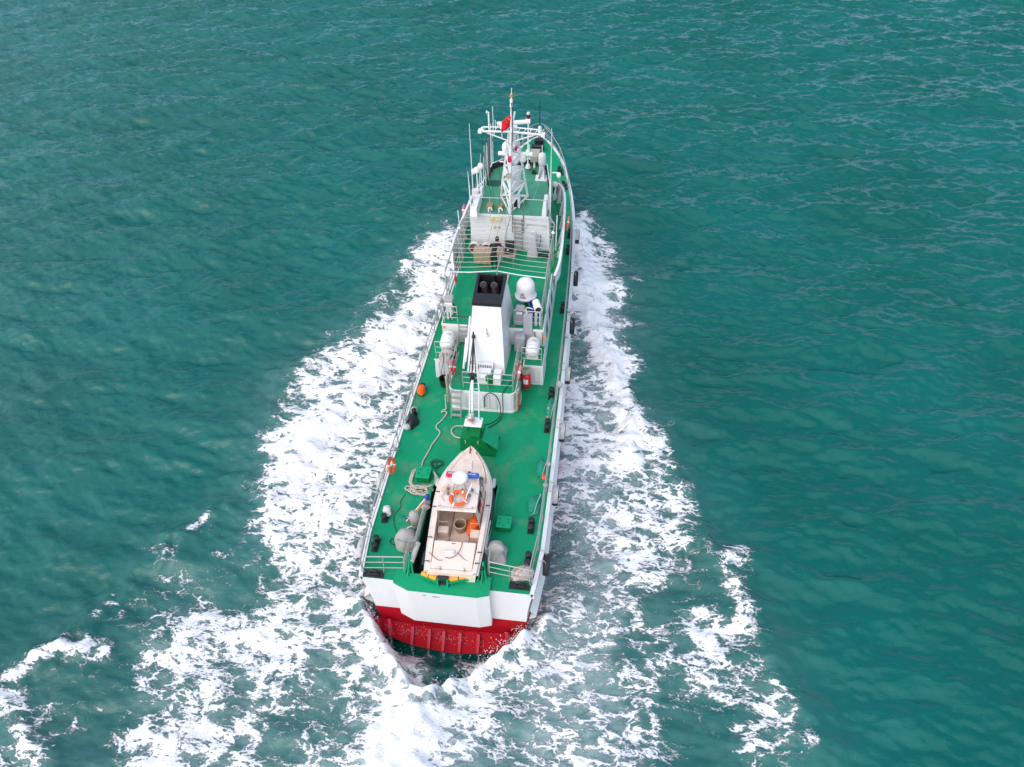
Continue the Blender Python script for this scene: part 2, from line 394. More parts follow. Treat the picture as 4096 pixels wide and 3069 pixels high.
hw = np.interp(ys, [-400, -13, 102, 4000], [24, 24, 74, 74]); xc = np.interp(ys, [-400, -13, 102, 4000], [2.5, 2.5, -13, -13])
GX = xc[:, None] + us[None, :] * hw[:, None]; GY = np.repeat(ys[:, None], len(us), 1)
fade = np.exp(-np.clip(np.maximum(np.abs(us)[None, :] - 1, 0) * 3, 0, 9)) * np.interp(GY, [-70, -16, 106, 200], [0, 1, 1, 0.0])
t1 = wave_tile(3, 71.0, 512, 4.0, R(-82), 6.5, 8, 0.14); t2 = wave_tile(11, 43.0, 512, 3.6, R(-84), 2.7, 7, 0.07); t3 = wave_tile(23, 23.0, 512, 3.2, R(-80), 1.0, 4, 0.02)
h1, a1, b1 = tile_at(t1, 71.0, GX, GY, 0.10); h2, a2, b2 = tile_at(t2, 43.0, GX, GY, -0.10); h3, a3, b3 = tile_at(t3, 23.0, GX, GY, 0.03)
calm = 1 - 0.45 * np.interp(GY, [-8, 30], [1, 0])
S1, S2, S3 = 0.12, 0.070, 0.027
HT = (S1 * h1 * (1 - 0.7 * (1 - calm)) + S2 * h2 * calm + S3 * h3 * calm) * fade
wx = (vnoise(GX * .55 + 31, GY * .55, 41) - .5) * 1.5 + (vnoise(GX * 1.6, GY * 1.6 + 7, 42) - .5) * .8; wy = (vnoise(GX * .55, GY * .55 + 57, 43) - .5) * 1.5 + (vnoise(GX * 1.6 + 4, GY * 1.6, 44) - .5) * .8
D = sample(fm, GX + wx, GY + wy); DS = sample(fm_soft, GX, GY)
n_lo = vnoise(GX * 0.9, GY * 0.9, 5); n_mid = vnoise(GX * 2.3 + 9, GY * 2.3, 6); n_hi = vnoise(GX * 5.5, GY * 5.5 + 3, 8)
# wake: raised turbulent water, the hollow behind the transom and the sheets that close over it
HT += fade * (0.24 * DS + D * (0.20 * (n_lo - .5) + 0.12 * (n_mid - .5) + 0.05 * (n_hi - .5)))
hull_hw = np.interp(GY, [a for a, b in HB], [b - 0.25 for a, b in HB])
off = np.abs(GX) - hull_hw
HT += 0.35 * np.exp(-(np.clip(off, 0, 9) / 0.9) ** 2) * sstep(9, 22, GY) * (1 - sstep(27, 33, GY))
HT -= 0.25 * np.exp(-(np.clip(off, 0, 9) / 1.4) ** 2) * sstep(-1, 2, GY) * (1 - sstep(5, 9, GY))
def near_line(pts):
    best = np.full(GX.shape, 1e9)
    for (x0, y0), (x1, y1) in zip(pts[:-1], pts[1:]):
        t = np.clip(((GX - x0) * (x1 - x0) + (GY - y0) * (y1 - y0)) / ((x1 - x0) ** 2 + (y1 - y0) ** 2), 0, 1)
        best = np.minimum(best, np.hypot(GX - x0 - t * (x1 - x0), GY - y0 - t * (y1 - y0)))
    return best
bright = np.zeros_like(GX)
for pts, h_, wd_, fo_ in (([(-5.0, 23.0), (-6.0, 18.9), (-7.0, 13.2), (-8.3, 11.0), (-8.8, 8.2), (-9.6, 5.5)], .50, .8, .25), ([(-5.0, 27.6), (-7.2, 25.7), (-7.9, 21.6), (-9.2, 16.8), (-11.6, 12.9)], .38, .9, 0),
                         ([(3.2, 29.0), (4.1, 22.1), (5.3, 17.1), (6.6, 13.6), (7.1, 11.6), (7.0, 9)], .55, .75, .35), ([(6.6, 12.1), (8.4, 10.9), (8.6, 9.2), (9.7, 7.0), (10.2, 4)], .40, .8, .15),
                         ([(-17, -4.6), (-16.1, -3.6), (-15.2, -2.9), (-13.4, -2.9)], .42, .55, .3), ([(-18, -4.9), (-16.6, -5.3), (-14.3, -6.4), (-12, -8)], .40, .55, .2), ([(-15.6, -3.2), (-14.9, -1.6), (-13.9, 0.4), (-12.3, 3.5), (-11.4, 5.5)], .42, 1.0, 0), ([(10.6, 4.6), (11.4, 3.0), (12.3, 1.0), (13.1, -1.0), (14.2, -3.2)], .42, .8, .15)):
    dl = near_line(pts); g = np.exp(-(dl / wd_) ** 2); HT += .62 * h_ * g * (.65 + .7 * n_mid); bright = np.maximum(bright, fo_ * g)
ax, ay = -0.42, -3.35
half = np.clip((GY - ay) / (0.1 - ay), 0, 1.15) ** 0.78
left = ax + (-3.75 - ax) * half; right = ax + (3.45 - ax) * half
inside = np.minimum(sstep(0.0, 0.75, GX - left), sstep(0.0, 0.75, right - GX)) * sstep(ay, ay + .8, GY) * (1 - sstep(1.5, 3, GY)) * (1 - sstep(-.15, .5, GY) * sstep(2.5, 2.95, np.abs(GX)))
HT -= (1.05 + 0.75 * sstep(-1.9, -0.5, GY)) * inside - 0.35 * inside * (n_mid - .4)
ridge = np.zeros_like(GX)
for bx, by in ((-3.6, 0.5), (3.4, 0.8)):
    sgn = -1 if bx < 0 else 1
    q = np.clip((GY - ay) / (0.1 - ay), 0, 1.2); lx = ax + (bx - ax) * q ** 0.78
    d_ = np.abs(GX - lx) / 0.5; on_ = sstep(ay - 1.0, ay + .3, GY) * (1 - sstep(0.2, 1.6, GY))
    ridge = np.maximum(ridge, np.exp(-d_ ** 2) * on_)
    HT += (0.15 + 0.7 * n_mid) * np.exp(-d_ ** 2) * on_
for bx, by in ():
    tt = np.clip(((GX - bx) * (ax - bx) + (GY - by) * (ay - by)) / ((ax - bx) ** 2 + (ay - by) ** 2), 0, 1)
    dd = np.hypot(GX - bx - tt * (ax - bx), GY - by - tt * (ay - by))
    HT += (0.42 + 0.3 * n_mid) * np.exp(-(dd / 0.42) ** 2) * (1 - 0.2 * tt)
rd = np.hypot((GX + 0.35) / 1.9, (GY + 5.6) / 3.2)
HT += 0.55 * np.exp(-rd ** 2) * (0.6 + 0.8 * n_mid)
VX = GX - 0.10 * (S1 * a1 + S2 * a2 * calm) * fade; VY = GY - 0.10 * (S1 * b1 + S2 * b2 * calm) * fade
# density of foam (how much of the surface it covers), and how full of bubbles the water itself is
edge = vnoise(GX * 0.7 + 20, GY * 0.7, 14)
D = np.clip(D + 1.3 * (edge - .5) * D * (1 - D) + bright * sstep(.12, .4, D), 0, 1.1)
D = D * (1 - sstep(10.6, 12.2, -GX) * sstep(7.5, 10.0, GY))
fz_ = np.clip(np.maximum(np.exp(-((GX - 5.0) / 1.7) ** 2) * (1 - sstep(5, 9, GY)), np.exp(-((GX + 5.2) / 1.5) ** 2) * (1 - sstep(-3, 1, GY))), 0, 1)
foam = D * (0.90 + 0.2 * n_mid) * (1 - 0.28 * fz_)
for pts, wd_, k_ in (([(-16.6, -4.3), (-15.9, -3.5), (-15.0, -2.9), (-13.5, -2.9)], .42, .95), ([(-18, -4.7), (-16.6, -5.3), (-14.6, -6.3)], .40, .8), ([(-14.7, -1.3), (-14.4, -.8)], .3, .6), ([(-12.6, 3.0), (-12.2, 3.7)], .25, .7), ([(11.2, 3.4), (11.7, 2.3)], .35, .6)):
    foam = np.maximum(foam, k_ * np.exp(-(near_line(pts) / wd_) ** 2) * (.5 + .9 * n_mid))
crest = HT / 0.16 - 3.3
foam = np.maximum(foam, 0.26 * sstep(0.35, 0.9, crest) * (1 - sstep(0.05, 0.3, DS)) * fade)
foam = foam * (1 - inside) + inside * np.clip(0.18 + 1.5 * (vnoise(GX * 1.3 + 3, GY * 0.8 + 8, 31) - .40) * sstep(-.6, -1.2, GY) + .35 * sstep(-1.6, -2.8, GY), 0, 1)
foam = np.maximum(foam, 4 * inside * (1 - inside) * (.55 + .6 * n_mid) * (1 - sstep(-0.6, 0.6, GY)))
foam = np.maximum(foam, ridge * (0.78 + 0.5 * n_mid))
foam = np.maximum(foam, 1.2 * np.exp(-((GX + 0.95 - 0.10 * (GY + 5)) / (1.35 + .12 * np.clip(-4 - GY, 0, 9))) ** 4) * (1 - sstep(-3.9, -2.9, GY)))
aer = 0.55 * DS
aer = np.maximum(aer, 0.95 * np.exp(-(np.clip(np.abs(GX - 5.0) - 1.1, 0, 99) / 1.0) ** 2) * sstep(-9.5, -3, GY) * (1 - sstep(7, 12, GY)))
aer = np.maximum(aer, 0.9 * np.exp(-((GX - 0.6) / 3.0) ** 2) * (1 - sstep(-4.5, -2.2, GY)))
aer = np.maximum(aer, 0.7 * np.exp(-((GX - 5.2) / 1.6) ** 2) * sstep(8, 11, GY) * (1 - sstep(22, 26, GY)))
aer = aer * (1 - 0.85 * inside)
fresh = np.clip(np.maximum(np.exp(-((GX - 4.9) / 1.9) ** 2) * (1 - sstep(24, 27, GY)), np.exp(-((GX + 0.2) / 3.6) ** 2) * (1 - sstep(-2, 0, GY))), 0, 1)
nr, nc = GX.shape
me = bpy.data.meshes.new('water'); me.vertices.add(nr * nc)
me.vertices.foreach_set('co', np.stack([VX, VY, HT], -1).astype(np.float32).ravel())
idx = np.arange(nr * nc, dtype=np.int32).reshape(nr, nc)
q = np.stack([idx[:-1, :-1], idx[:-1, 1:], idx[1:, 1:], idx[1:, :-1]], -1).reshape(-1, 4)
me.loops.add(q.size); me.loops.foreach_set('vertex_index', q.ravel())
me.polygons.add(len(q)); me.polygons.foreach_set('loop_start', np.arange(0, q.size, 4, dtype=np.int32))
me.polygons.foreach_set('use_smooth', np.ones(len(q), dtype=bool))
me.update(calc_edges=True)
for nm, a in (('foam', foam), ('bubbles', aer), ('fresh', fresh)):
    at = me.attributes.new(nm, 'FLOAT', 'POINT'); at.data.foreach_set('value', np.clip(a, 0, 1.25).astype(np.float32).ravel())
water = bpy.data.objects.new('water', me); col.objects.link(water); tag(water, kind='structure')

wm = bpy.data.materials.new('sea_water'); n, L, b, out = nodes_of(wm)
tc = n.new('ShaderNodeTexCoord')
def attr(nm):
    a = n.new('ShaderNodeAttribute'); a.attribute_name = nm; return a.outputs['Fac']
def math_(op, a, b_=None, clamp=False):
    k = n.new('ShaderNodeMath'); k.operation = op; k.use_clamp = clamp
    for i, v in enumerate((a, b_)):
        if v is None: continue
        if isinstance(v, (int, float)): k.inputs[i].default_value = v
        else: L.new(v, k.inputs[i])
    return k.outputs[0]
def mapping(scale, rz=0.0, src=None):
    k = n.new('ShaderNodeMapping'); k.inputs['Scale'].default_value = scale; k.inputs['Rotation'].default_value = (0, 0, rz)
    L.new(src if src is not None else tc.outputs['Object'], k.inputs[0]); return k.outputs[0]
def noise(vec, scale, detail=4, rough=0.55, outp=0):
    k = n.new('ShaderNodeTexNoise'); k.inputs['Scale'].default_value = scale; k.inputs['Detail'].default_value = detail; k.inputs['Roughness'].default_value = rough
    L.new(vec, k.inputs['Vector']); return k.outputs[outp]
def warp(vec, scale, amt, detail=3):
    c = noise(vec, scale, detail, 0.6, 1)
    s1 = n.new('ShaderNodeVectorMath'); s1.operation = 'SUBTRACT'; L.new(c, s1.inputs[0]); s1.inputs[1].default_value = (.5, .5, .5)
    s2 = n.new('ShaderNodeVectorMath'); s2.operation = 'SCALE'; L.new(s1.outputs[0], s2.inputs[0]); s2.inputs['Scale'].default_value = amt
    s3 = n.new('ShaderNodeVectorMath'); s3.operation = 'ADD'; L.new(vec, s3.inputs[0]); L.new(s2.outputs[0], s3.inputs[1]); return s3.outputs[0]
def voro(vec, scale):
    k = n.new('ShaderNodeTexVoronoi'); k.feature = 'DISTANCE_TO_EDGE'; k.inputs['Scale'].default_value = scale
    L.new(vec, k.inputs['Vector']); return k.outputs['Distance']
def rng_(v, a, b_, c=0.0, d=1.0, smooth=False):
    k = n.new('ShaderNodeMapRange'); k.clamp = True
    if smooth: k.interpolation_type = 'SMOOTHSTEP'
    for i, q_ in enumerate((v, a, b_, c, d)):
        if isinstance(q_, (int, float)): k.inputs[i].default_value = q_
        else: L.new(q_, k.inputs[i])
    return k.outputs[0]
fo, bu, fr = attr('foam'), attr('bubbles'), attr('fresh')
flat = mapping((1.0, 1.0, 0.0))
flow = mapping((0.72, 1.25, 0.0), R(12))
w1 = warp(warp(flow, 0.8, 1.3), 3.2, 0.34)
e1 = rng_(voro(w1, 1.25), 0.0, 0.38)                      # big lace cells
e2 = rng_(voro(warp(w1, 5.5, 0.16), 3.4), 0.0, 0.40)      # small cells
e3 = rng_(voro(warp(flow, 9.0, 0.15), 8.5), 0.0, 0.42)    # froth
fb = noise(w1, 0.75, 7, 0.68)
streak = noise(mapping((0.55, 2.4, 0), R(14)), 2.6, 5, 0.65)
fine = noise(flow, 11.0, 3, 0.7)
lace0 = math_('ADD', math_('ADD', math_('MULTIPLY', math_('SUBTRACT', 1.0, e1), 0.28), math_('MULTIPLY', math_('SUBTRACT', 1.0, e2), 0.22)),
             math_('ADD', math_('MULTIPLY', math_('SUBTRACT', 1.0, e3), 0.12), math_('ADD', math_('MULTIPLY', rng_(fb, 0.28, 0.72), 0.36), math_('MULTIPLY', rng_(streak, 0.3, 0.7), 0.12))))
lace = math_('ADD', lace0, math_('MULTIPLY', rng_(fine, 0.3, 0.7), 0.13))
# lace runs about 0.1 .. 0.9; foam shows where it rises above a threshold that falls as the cover grows
thr = math_('SUBTRACT', 0.955, math_('MULTIPLY', fo, 0.45))
cover = rng_(math_('SUBTRACT', lace, thr), -0.045, 0.125, 0, 1, True)
cover = math_('MULTIPLY', cover, rng_(fo, 0.02, 0.10))
veil = math_('MULTIPLY', math_('MULTIPLY', rng_(noise(w1, 2.6, 4, 0.7), 0.36, 0.72), rng_(fo, 0.25, 0.9)), math_('ADD', 0.18, math_('MULTIPLY', fr, 0.45)))
cover = math_('MAXIMUM', math_('MAXIMUM', cover, veil), rng_(fo, 0.98, 1.2, 0, 0.92, True))
big = noise(flat, 0.10, 3)
deep = n.new('ShaderNodeMixRGB'); L.new(rng_(big, 0.35, 0.65), deep.inputs[0]); deep.inputs[1].default_value = (0.0010, 0.092, 0.074, 1); deep.inputs[2].default_value = (0.0020, 0.114, 0.096, 1)
milk = n.new('ShaderNodeMixRGB'); milk.inputs[2].default_value = (0.19, 0.29, 0.29, 1); L.new(deep.outputs[0], milk.inputs[1])
L.new(math_('MULTIPLY', bu, rng_(noise(w1, 0.9, 3, 0.6), 0.25, 0.75, 0.25, 1.0)), milk.inputs[0])
fin = n.new('ShaderNodeMixRGB'); fin.inputs[2].default_value = (0.84, 0.84, 0.84, 1); L.new(milk.outputs[0], fin.inputs[1]); L.new(cover, fin.inputs[0])
L.new(fin.outputs[0], b.inputs['Base Color'])
L.new(rng_(cover, 0, 0.6, 0.13, 0.85), b.inputs['Roughness']); b.inputs['IOR'].default_value = 1.333
b.inputs['Specular IOR Level'].default_value = 0.5
rip = math_('ADD', math_('MULTIPLY', noise(mapping((0.75, 1.7, 0), R(-16)), 2.1, 5, 0.6), 1.0), math_('MULTIPLY', noise(mapping((0.8, 1.8, 0), R(-28)), 6.5, 4, 0.6), 0.30))
hgt = math_('ADD', math_('MULTIPLY', rip, 0.036), math_('MULTIPLY', math_('MULTIPLY', cover, lace), 0.07))
bp = n.new('ShaderNodeBump'); bp.inputs['Strength'].default_value = 1.0; bp.inputs['Distance'].default_value = 1.0
L.new(hgt, bp.inputs['Height']); L.new(bp.outputs[0], b.inputs['Normal'])
me.materials.append(wm)
# ------------------------------------------------------------------ the patrol ship
ship = empty('patrol_ship', (0, 0, 0), 'white patrol ship with green decks and a red stern, running away through its own wake', 'ship')
YS = [0, 0.8, 2, 3.5, 5, 7.5, 10, 12.5, 15, 17.5, 20, 22, 23.5, 25, 26.2, 28, 29.5, 30.9, 32.1, 33.2, 33.9, 34.3]
def hull_ring(y):
    h = hb(y); f = max(0, (y - 16) / 18.3); d = zdeck(y) - 0.02
    fl = 1 - 0.55 * f ** 1.3; fb = 1 - 0.8 * f ** 1.1
    st = 1.0 if y > 1.5 else 0.965 + 0.035 * y / 1.5
    yy = lambda q: y - (0.0 if y < 30 else q * (y - 30) / 4.3)
    return [(h, y, d), (h * 0.995 * st, yy(.3), d - 0.55), (h * (0.96 * st) * (0.5 + 0.5 * fl), yy(.7), 1.55), (h * (0.945 * st) * fl, yy(1.1), 0.84), (h * 0.93 * st * fl, yy(1.3), 0.05), (h * 0.86 * st * fb, yy(2.0), -0.9), (h * 0.55 * fb, yy(2.8), -1.5)]
hl = MB(); rings = [hull_ring(y) for y in YS]; nl = len(rings[0])
for sx in (-1, 1):
    for lv in range(nl - 1):
        hl.cur = 0 if lv < 3 else 1
        hl.grid([[(sx * r[lv][0], r[lv][1], r[lv][2]) for r in rings], [(sx * r[lv + 1][0], r[lv + 1][1], r[lv + 1][2]) for r in rings]])
hl.cur = 1; hl.grid([[(-r[-1][0], r[-1][1], r[-1][2]) for r in rings], [(r[-1][0], r[-1][1], r[-1][2]) for r in rings]])
r0 = rings[0]
for lv in range(nl - 1):          # transom
    hl.cur = 0 if lv < 3 else 1
    a, b2 = r0[lv], r0[lv + 1]
    hl.quad((-a[0], 0, a[2]), (a[0], 0, a[2]), (b2[0], 0, b2[2]), (-b2[0], 0, b2[2]))
hull = hl.build('hull', [WHULL, RED], ship)
# red plate below the transom, sloping down and aft, with standing ribs
xs = [-3.28, -2.6, -1.85, -1.0, -0.3, 0.4, 1.2, 2.0, 2.6, 2.98]
def wedge(x): 
    q = 1 - abs((x + 0.1) / 3.2) ** 2.2
    return -0.30 - 0.42 * q, -0.52 - 0.56 * q          # aft edge: y, z
pl = MB()
top = [(x, -0.02, -0.05 - 0.42 * (1 - abs((x + .1) / 3.2) ** 2)) for x in xs]; edg = [(x, *wedge(x)) for x in xs]; und = [(x, wedge(x)[0] + .05, wedge(x)[1] - .09) for x in xs]; inn = [(x, -0.02, wedge(x)[1] - .35) for x in xs]
pl.grid([top, edg, und, inn]); pl.build('stern_plate', RED, ship)
rb = None
for x in (-3.02, -2.55, -1.62, -0.92, -0.32, 0.36, 1.12, 2.3, 2.82):
    yw_, zw_ = wedge(x); zt = -0.05 - 0.42 * (1 - abs((x + .1) / 3.2) ** 2) + (0.42 if abs(x) > 2.2 else 0.14)
    m_ = MB(); tw = 0.06
    m_.hexa([(x - tw, yw_ - .02, zw_ - .02), (x + tw, yw_ - .02, zw_ - .02), (x + tw, -0.005, zw_ + .1), (x - tw, -0.005, zw_ + .1)], [(x - tw, yw_ - .04, zw_ + .16), (x + tw, yw_ - .04, zw_ + .16), (x + tw, -0.20, zt), (x - tw, -0.20, zt)])
    m_.build('rib', REDR, ship)
# white box built out from the middle of the transom, its top painted green
bx = [(-1.98, -0.004), (-1.98, -0.14), (-1.38, -0.38), (1.25, -0.38), (1.72, -0.24), (1.72, -0.004)]
m_ = MB(); m_.prism(bx, 0.70, 3.125); m_.build('stern_box', WHULL, ship)
m_ = MB(); m_.prism([(-1.98, 0.30), (-1.985, -0.145), (-1.382, -0.388), (1.252, -0.388), (1.727, -0.245), (1.72, 0.45), (1.32, 0.52), (1.32, 0.29), (-1.42, 0.29), (-1.46, 0.45), (-1.8, 0.45)], 3.005, 3.15); m_.build('stern_pad', GREEN2, ship)
for xx, yy, l_ in ((-0.75, -0.389, .12), (-0.35, -0.389, .2), (-0.2, -0.389, .08)):
    m_ = MB(); m_.box((xx, yy, 2.74 - .05 * xx), (l_, .006, .035)); m_.build('scrape', BROWN, ship)
# main deck with the slip cut into it
WX0, WX1, WY0, WY1 = -1.40, 1.30, 0.30, 4.9
ysd = sorted(set(YS + [WY0, WY1, 0.02]))
dk = MB()
def strip(ys_, xl, xr):
    ys_ = [y for y in ys_]
    dk.grid([[(xl(y), y, zdeck(y)) for y in ys_], [(xr(y), y, zdeck(y)) for y in ys_]])
edge_ = lambda y: hb(y) - 0.005
strip([y for y in ysd if y <= WY1], lambda y: -edge_(y), lambda y: WX0); strip([y for y in ysd if y <= WY1], lambda y: WX1, lambda y: edge_(y))
strip([0, 0.02, WY0], lambda y: WX0, lambda y: WX1); strip([y for y in ysd if y >= WY1], lambda y: -edge_(y), lambda y: edge_(y))
deck = dk.build('main_deck', DECK, ship)
m_ = MB()
zf = lambda y: 1.9 + 0.12 * y
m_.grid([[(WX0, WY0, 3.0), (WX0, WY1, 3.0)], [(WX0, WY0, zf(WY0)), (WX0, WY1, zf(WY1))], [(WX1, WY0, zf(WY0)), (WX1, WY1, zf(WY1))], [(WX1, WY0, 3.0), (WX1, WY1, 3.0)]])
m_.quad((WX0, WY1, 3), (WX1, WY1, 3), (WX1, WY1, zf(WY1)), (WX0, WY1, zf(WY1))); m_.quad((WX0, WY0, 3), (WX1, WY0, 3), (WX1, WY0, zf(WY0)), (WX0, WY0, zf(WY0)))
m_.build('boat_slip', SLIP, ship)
for x0, x1 in ((WX0 - .1, WX0 - .01), (WX1 + .01, WX1 + .1)):
    m_ = MB(); m_.box(((x0 + x1) / 2, 2.7, 3.06), (x1 - x0, 4.3, .12)); m_.build('slip_coaming', GREEN2, ship)
for x0 in (-0.75, 0.75):
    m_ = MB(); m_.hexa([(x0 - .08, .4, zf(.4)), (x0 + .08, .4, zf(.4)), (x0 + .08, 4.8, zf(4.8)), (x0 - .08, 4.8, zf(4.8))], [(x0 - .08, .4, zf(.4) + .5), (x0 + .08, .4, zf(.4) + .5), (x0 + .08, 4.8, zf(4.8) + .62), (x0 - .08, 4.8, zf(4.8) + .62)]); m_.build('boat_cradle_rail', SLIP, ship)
# gunwale: a white flat bar and the rubbing strake under it
for sx in (-1, 1):
    m_ = MB(); yl = [0, .4] + YS[1:-1] + [34.22]
    inn = [(sx * (hb(y) - .13), y, zdeck(y) + .0) for y in yl]; it = [(sx * (hb(y) - .13), y, zdeck(y) + .07) for y in yl]; ot = [(sx * (hb(y) + .03), y, zdeck(y) + .07) for y in yl]; ob = [(sx * (hb(y) + .03), y, zdeck(y) - .28) for y in yl]; oi = [(sx * (hb(y) - .04), y, zdeck(y) - .32) for y in yl]
    m_.grid([inn, it, ot, ob, oi]); m_.quad(inn[0], it[0], ot[0], ob[0], oi[0]); m_.build('gunwale', WHULL, ship)
    m_ = MB(); yl = [0.05, .8, 2, 5, 10, 15, 18]
    m_.grid([[(sx * (hb(y) * .955), y, 1.62) for y in yl], [(sx * (hb(y) + .10), y, 1.36) for y in yl], [(sx * (hb(y) + .08), y, 1.2) for y in yl], [(sx * (hb(y) * .945), y, 1.02) for y in yl]]); m_.build('rubbing_strake', WHULL, ship)

# --- rails: each run is a part with its posts and bars
POSTS = {}
def railing(pts, hgt=1.0, bars=3, post_every=1.5, rad=0.022, lean=(0, 0), m=None, name='railing', follow=None, posts_at=None, z0=None):
    m = m or STEEL
    P0 = [Vector(p) for p in pts]; ln = Vector((lean[0], lean[1], 0))
    r = empty(name, P0[0], parent=ship)
    for k in range(bars):
        f = (k + 1) / bars
        mb = MB(); mb.tube([p + Vector((0, 0, hgt * f)) + ln * f for p in P0], rad * (1.15 if k == bars - 1 else 0.8), 6); mb.build('bar', m, r)
    key = (round(hgt, 2), rad, m.name, lean)
    if posts_at is None:
        posts_at = []; 
        for a, b_ in zip(P0[:-1], P0[1:]):
            nseg = max(1, round((b_ - a).length / post_every))
            posts_at += [a.lerp(b_, i / nseg) for i in range(nseg)]
        posts_at.append(P0[-1])
    for p in posts_at:
        p = Vector(p)
        if key not in POSTS:
            mb = MB(); mb.cyl((0, 0, 0), (ln[0], ln[1], hgt), rad, rad, 6); POSTS[key] = mb.build('post', m, r, loc=p)
        else: inst(POSTS[key], 'post', r, p)
    return r
yst = [0.35, 1.9, 3.3, 4.8, 6.9, 8.4, 10.4, 11.9, 13.6, 15.8, 17.6, 19.3, 21.2, 23.2, 25, 26.6, 28.2, 29.8, 31.4, 32.9, 33.8]
railing([(hb(y) - .20, y, zdeck(y) + .02) for y in yst], 1.0, 2, lean=(-0.03, 0.05), posts_at=[(hb(y) - .20, y, zdeck(y) + .02) for y in yst])
ysp = [0.2, 2.1, 3.6, 5.2, 6.6, 7.7, 9.5, 11.1, 12.6, 14.2, 15.7, 17.6, 19.6, 21.6, 23.6, 25.4, 27, 28.6, 30.2, 31.6, 33, 33.8]
railing([(-hb(y) + .17, y, zdeck(y) + .02) for y in ysp], 1.0, 2, lean=(0.03, -0.15), posts_at=[(-hb(y) + .17, y, zdeck(y) + .02) for y in ysp])
bowp = [(-(hb(33.0) - .1), 33.0, zdeck(33)), (-.55, 33.75, zdeck(33.8)), (0, 34.15, zdeck(34)), (.55, 33.75, zdeck(33.8)), (hb(33.0) - .1, 33.0, zdeck(33))]
railing(smooth_pts(bowp, 4), 1.05, 2, posts_at=bowp)
railing([(-3.3, .16, 3.0), (-1.68, .33, 3.0)], 1.0, 3, lean=(.08, .1), posts_at=[(-3.3, .16, 3), (-2.45, .24, 3), (-1.68, .33, 3)])
railing([(1.62, .56, 3.0), (3.27, .36, 3.0)], 1.0, 3, lean=(.02, .04), posts_at=[(1.62, .56, 3), (2.40, .45, 3), (3.27, .36, 3)])
railing([(-1.66, .36, 3.0), (-1.66, 1.06, 3.0), (-1.44, 1.12, 3.0), (-1.44, 3.1, 3.0)], 1.0, 3, post_every=1.9, lean=(.10, .06))
railing([(1.56, .60, 3.0), (1.56, 1.12, 3.0), (1.36, 1.15, 3.0), (1.36, 2.4, 3.0)], 1.0, 3, post_every=1.2, lean=(.05, .02))

# --- low house, side blocks, boat deck
def rounded(x0, x1, y0, y1, r, which=('a', 'b'), k=5):
    P = []
    def arc(cx, cy, a0):
        for i in range(k + 1):
            t = a0 + math.pi / 2 * i / k; P.append((cx + r * math.cos(t), cy + r * math.sin(t)))
    if 'a' in which: arc(x0 + r, y0 + r, math.pi)
    else: P.append((x0, y0))
    if 'b' in which: arc(x1 - r, y0 + r, math.pi * 1.5)
    else: P.append((x1, y0))
    return P + [(x1, y1), (x0, y1)]
hs = empty('low_house', (0, 9.15, 3), parent=ship)
m_ = MB(); m_.prism(rounded(-1.55, 1.5, 9.15, 12.5, 0.28), 3.0, A - .03); m_.build('wall', WHITE, hs, smooth=False)
m_ = MB(); m_.prism(rounded(-1.53, 1.48, 9.17, 12.5, 0.27), A - .03, A); m_.build('roof', DECK, hs)
m_ = MB(); m_.prism(rounded(-1.575, 1.525, 9.125, 12.5, 0.29), A - .075, A - .035); m_.prism(rounded(-1.59, 1.54, 9.11, 12.4, .3), 3.005, 3.09); m_.build('trim', WHITE, hs)
def louvre(parent, x0, x1, y, z0, z1, n, ydir=-1, frame=True):
    d = empty('louvre_door', ((x0 + x1) / 2, y, z0), parent=parent) if False else None
    mb = MB(); t = .035
    for (a, b_, c_, e_) in ((x0, x1, z0, z0 + .05), (x0, x1, z1 - .05, z1), (x0, x0 + .05, z0 + .05, z1 - .05), (x1 - .05, x1, z0 + .05, z1 - .05), ((x0 + x1) / 2 - .02, (x0 + x1) / 2 + .02, z0 + .05, z1 - .05)):
        mb.box(((a + b_) / 2, y + ydir * t / 2, (c_ + e_) / 2), (b_ - a, t, e_ - c_))
    fr_ = mb.build('louvre_door', LGREY, parent)
    mb = MB(); mb.box((0, 0, 0), ((x1 - x0) / 2 - .09, .012, (z1 - z0 - .1) / n * .92), rot=Matrix.Rotation(R(32), 3, 'X'))
    first = None
    for side in (0, 1):
        for i in range(n):
            p = (x0 + (x1 - x0) * (.25 + .5 * side) + (.005 if side == 0 else -.005), y + ydir * .02, z0 + .05 + (z1 - z0 - .1) * (i + .5) / n)
            if first is None: first = mb.build('slat', WHITE, fr_, loc=p)
            else: inst(first, 'slat', fr_, p)
    return fr_
louvre(hs, -0.80, -0.16, 9.15, 3.16, 4.10, 11); louvre(hs, 0.0, 0.66, 9.15, 3.16, 4.10, 11)
for sx, x0, x1 in ((-1, -2.66, -1.72), (1, 1.62, 2.60)):
    sb = empty('side_block', ((x0 + x1) / 2, 11.12, 3), parent=ship)
    m_ = MB(); m_.hexa([(x0, 11.12, 3), (x1, 11.12, 3), (x1, 12.5, 3), (x0, 12.5, 3)], [(x0 + (.06 if sx < 0 else 0), 11.12, A - .03), (x1 - (.04 if sx > 0 else 0), 11.12, A - .03), (x1 - (.04 if sx > 0 else 0), 12.5, A - .03), (x0 + (.06 if sx < 0 else 0), 12.5, A - .03)]); m_.build('wall', WHITE, sb)
    m_ = MB(); m_.box(((x0 + x1) / 2, 11.83, A - .015), (x1 - x0 - .14, 1.38, .03)); m_.build('roof', DECK, sb)
    m_ = MB(); m_.box(((x0 + x1) / 2, 11.10, A - .06), (x1 - x0 - .03, .03, .05)); m_.build('trim', WHITE, sb)
    if sx < 0: louvre(sb, x0 + .2, x0 + .68, 11.12, 3.15, 4.10, 9)
    else: louvre(sb, x0 + .30, x1 - .16, 11.12, 3.15, 4.10, 12)
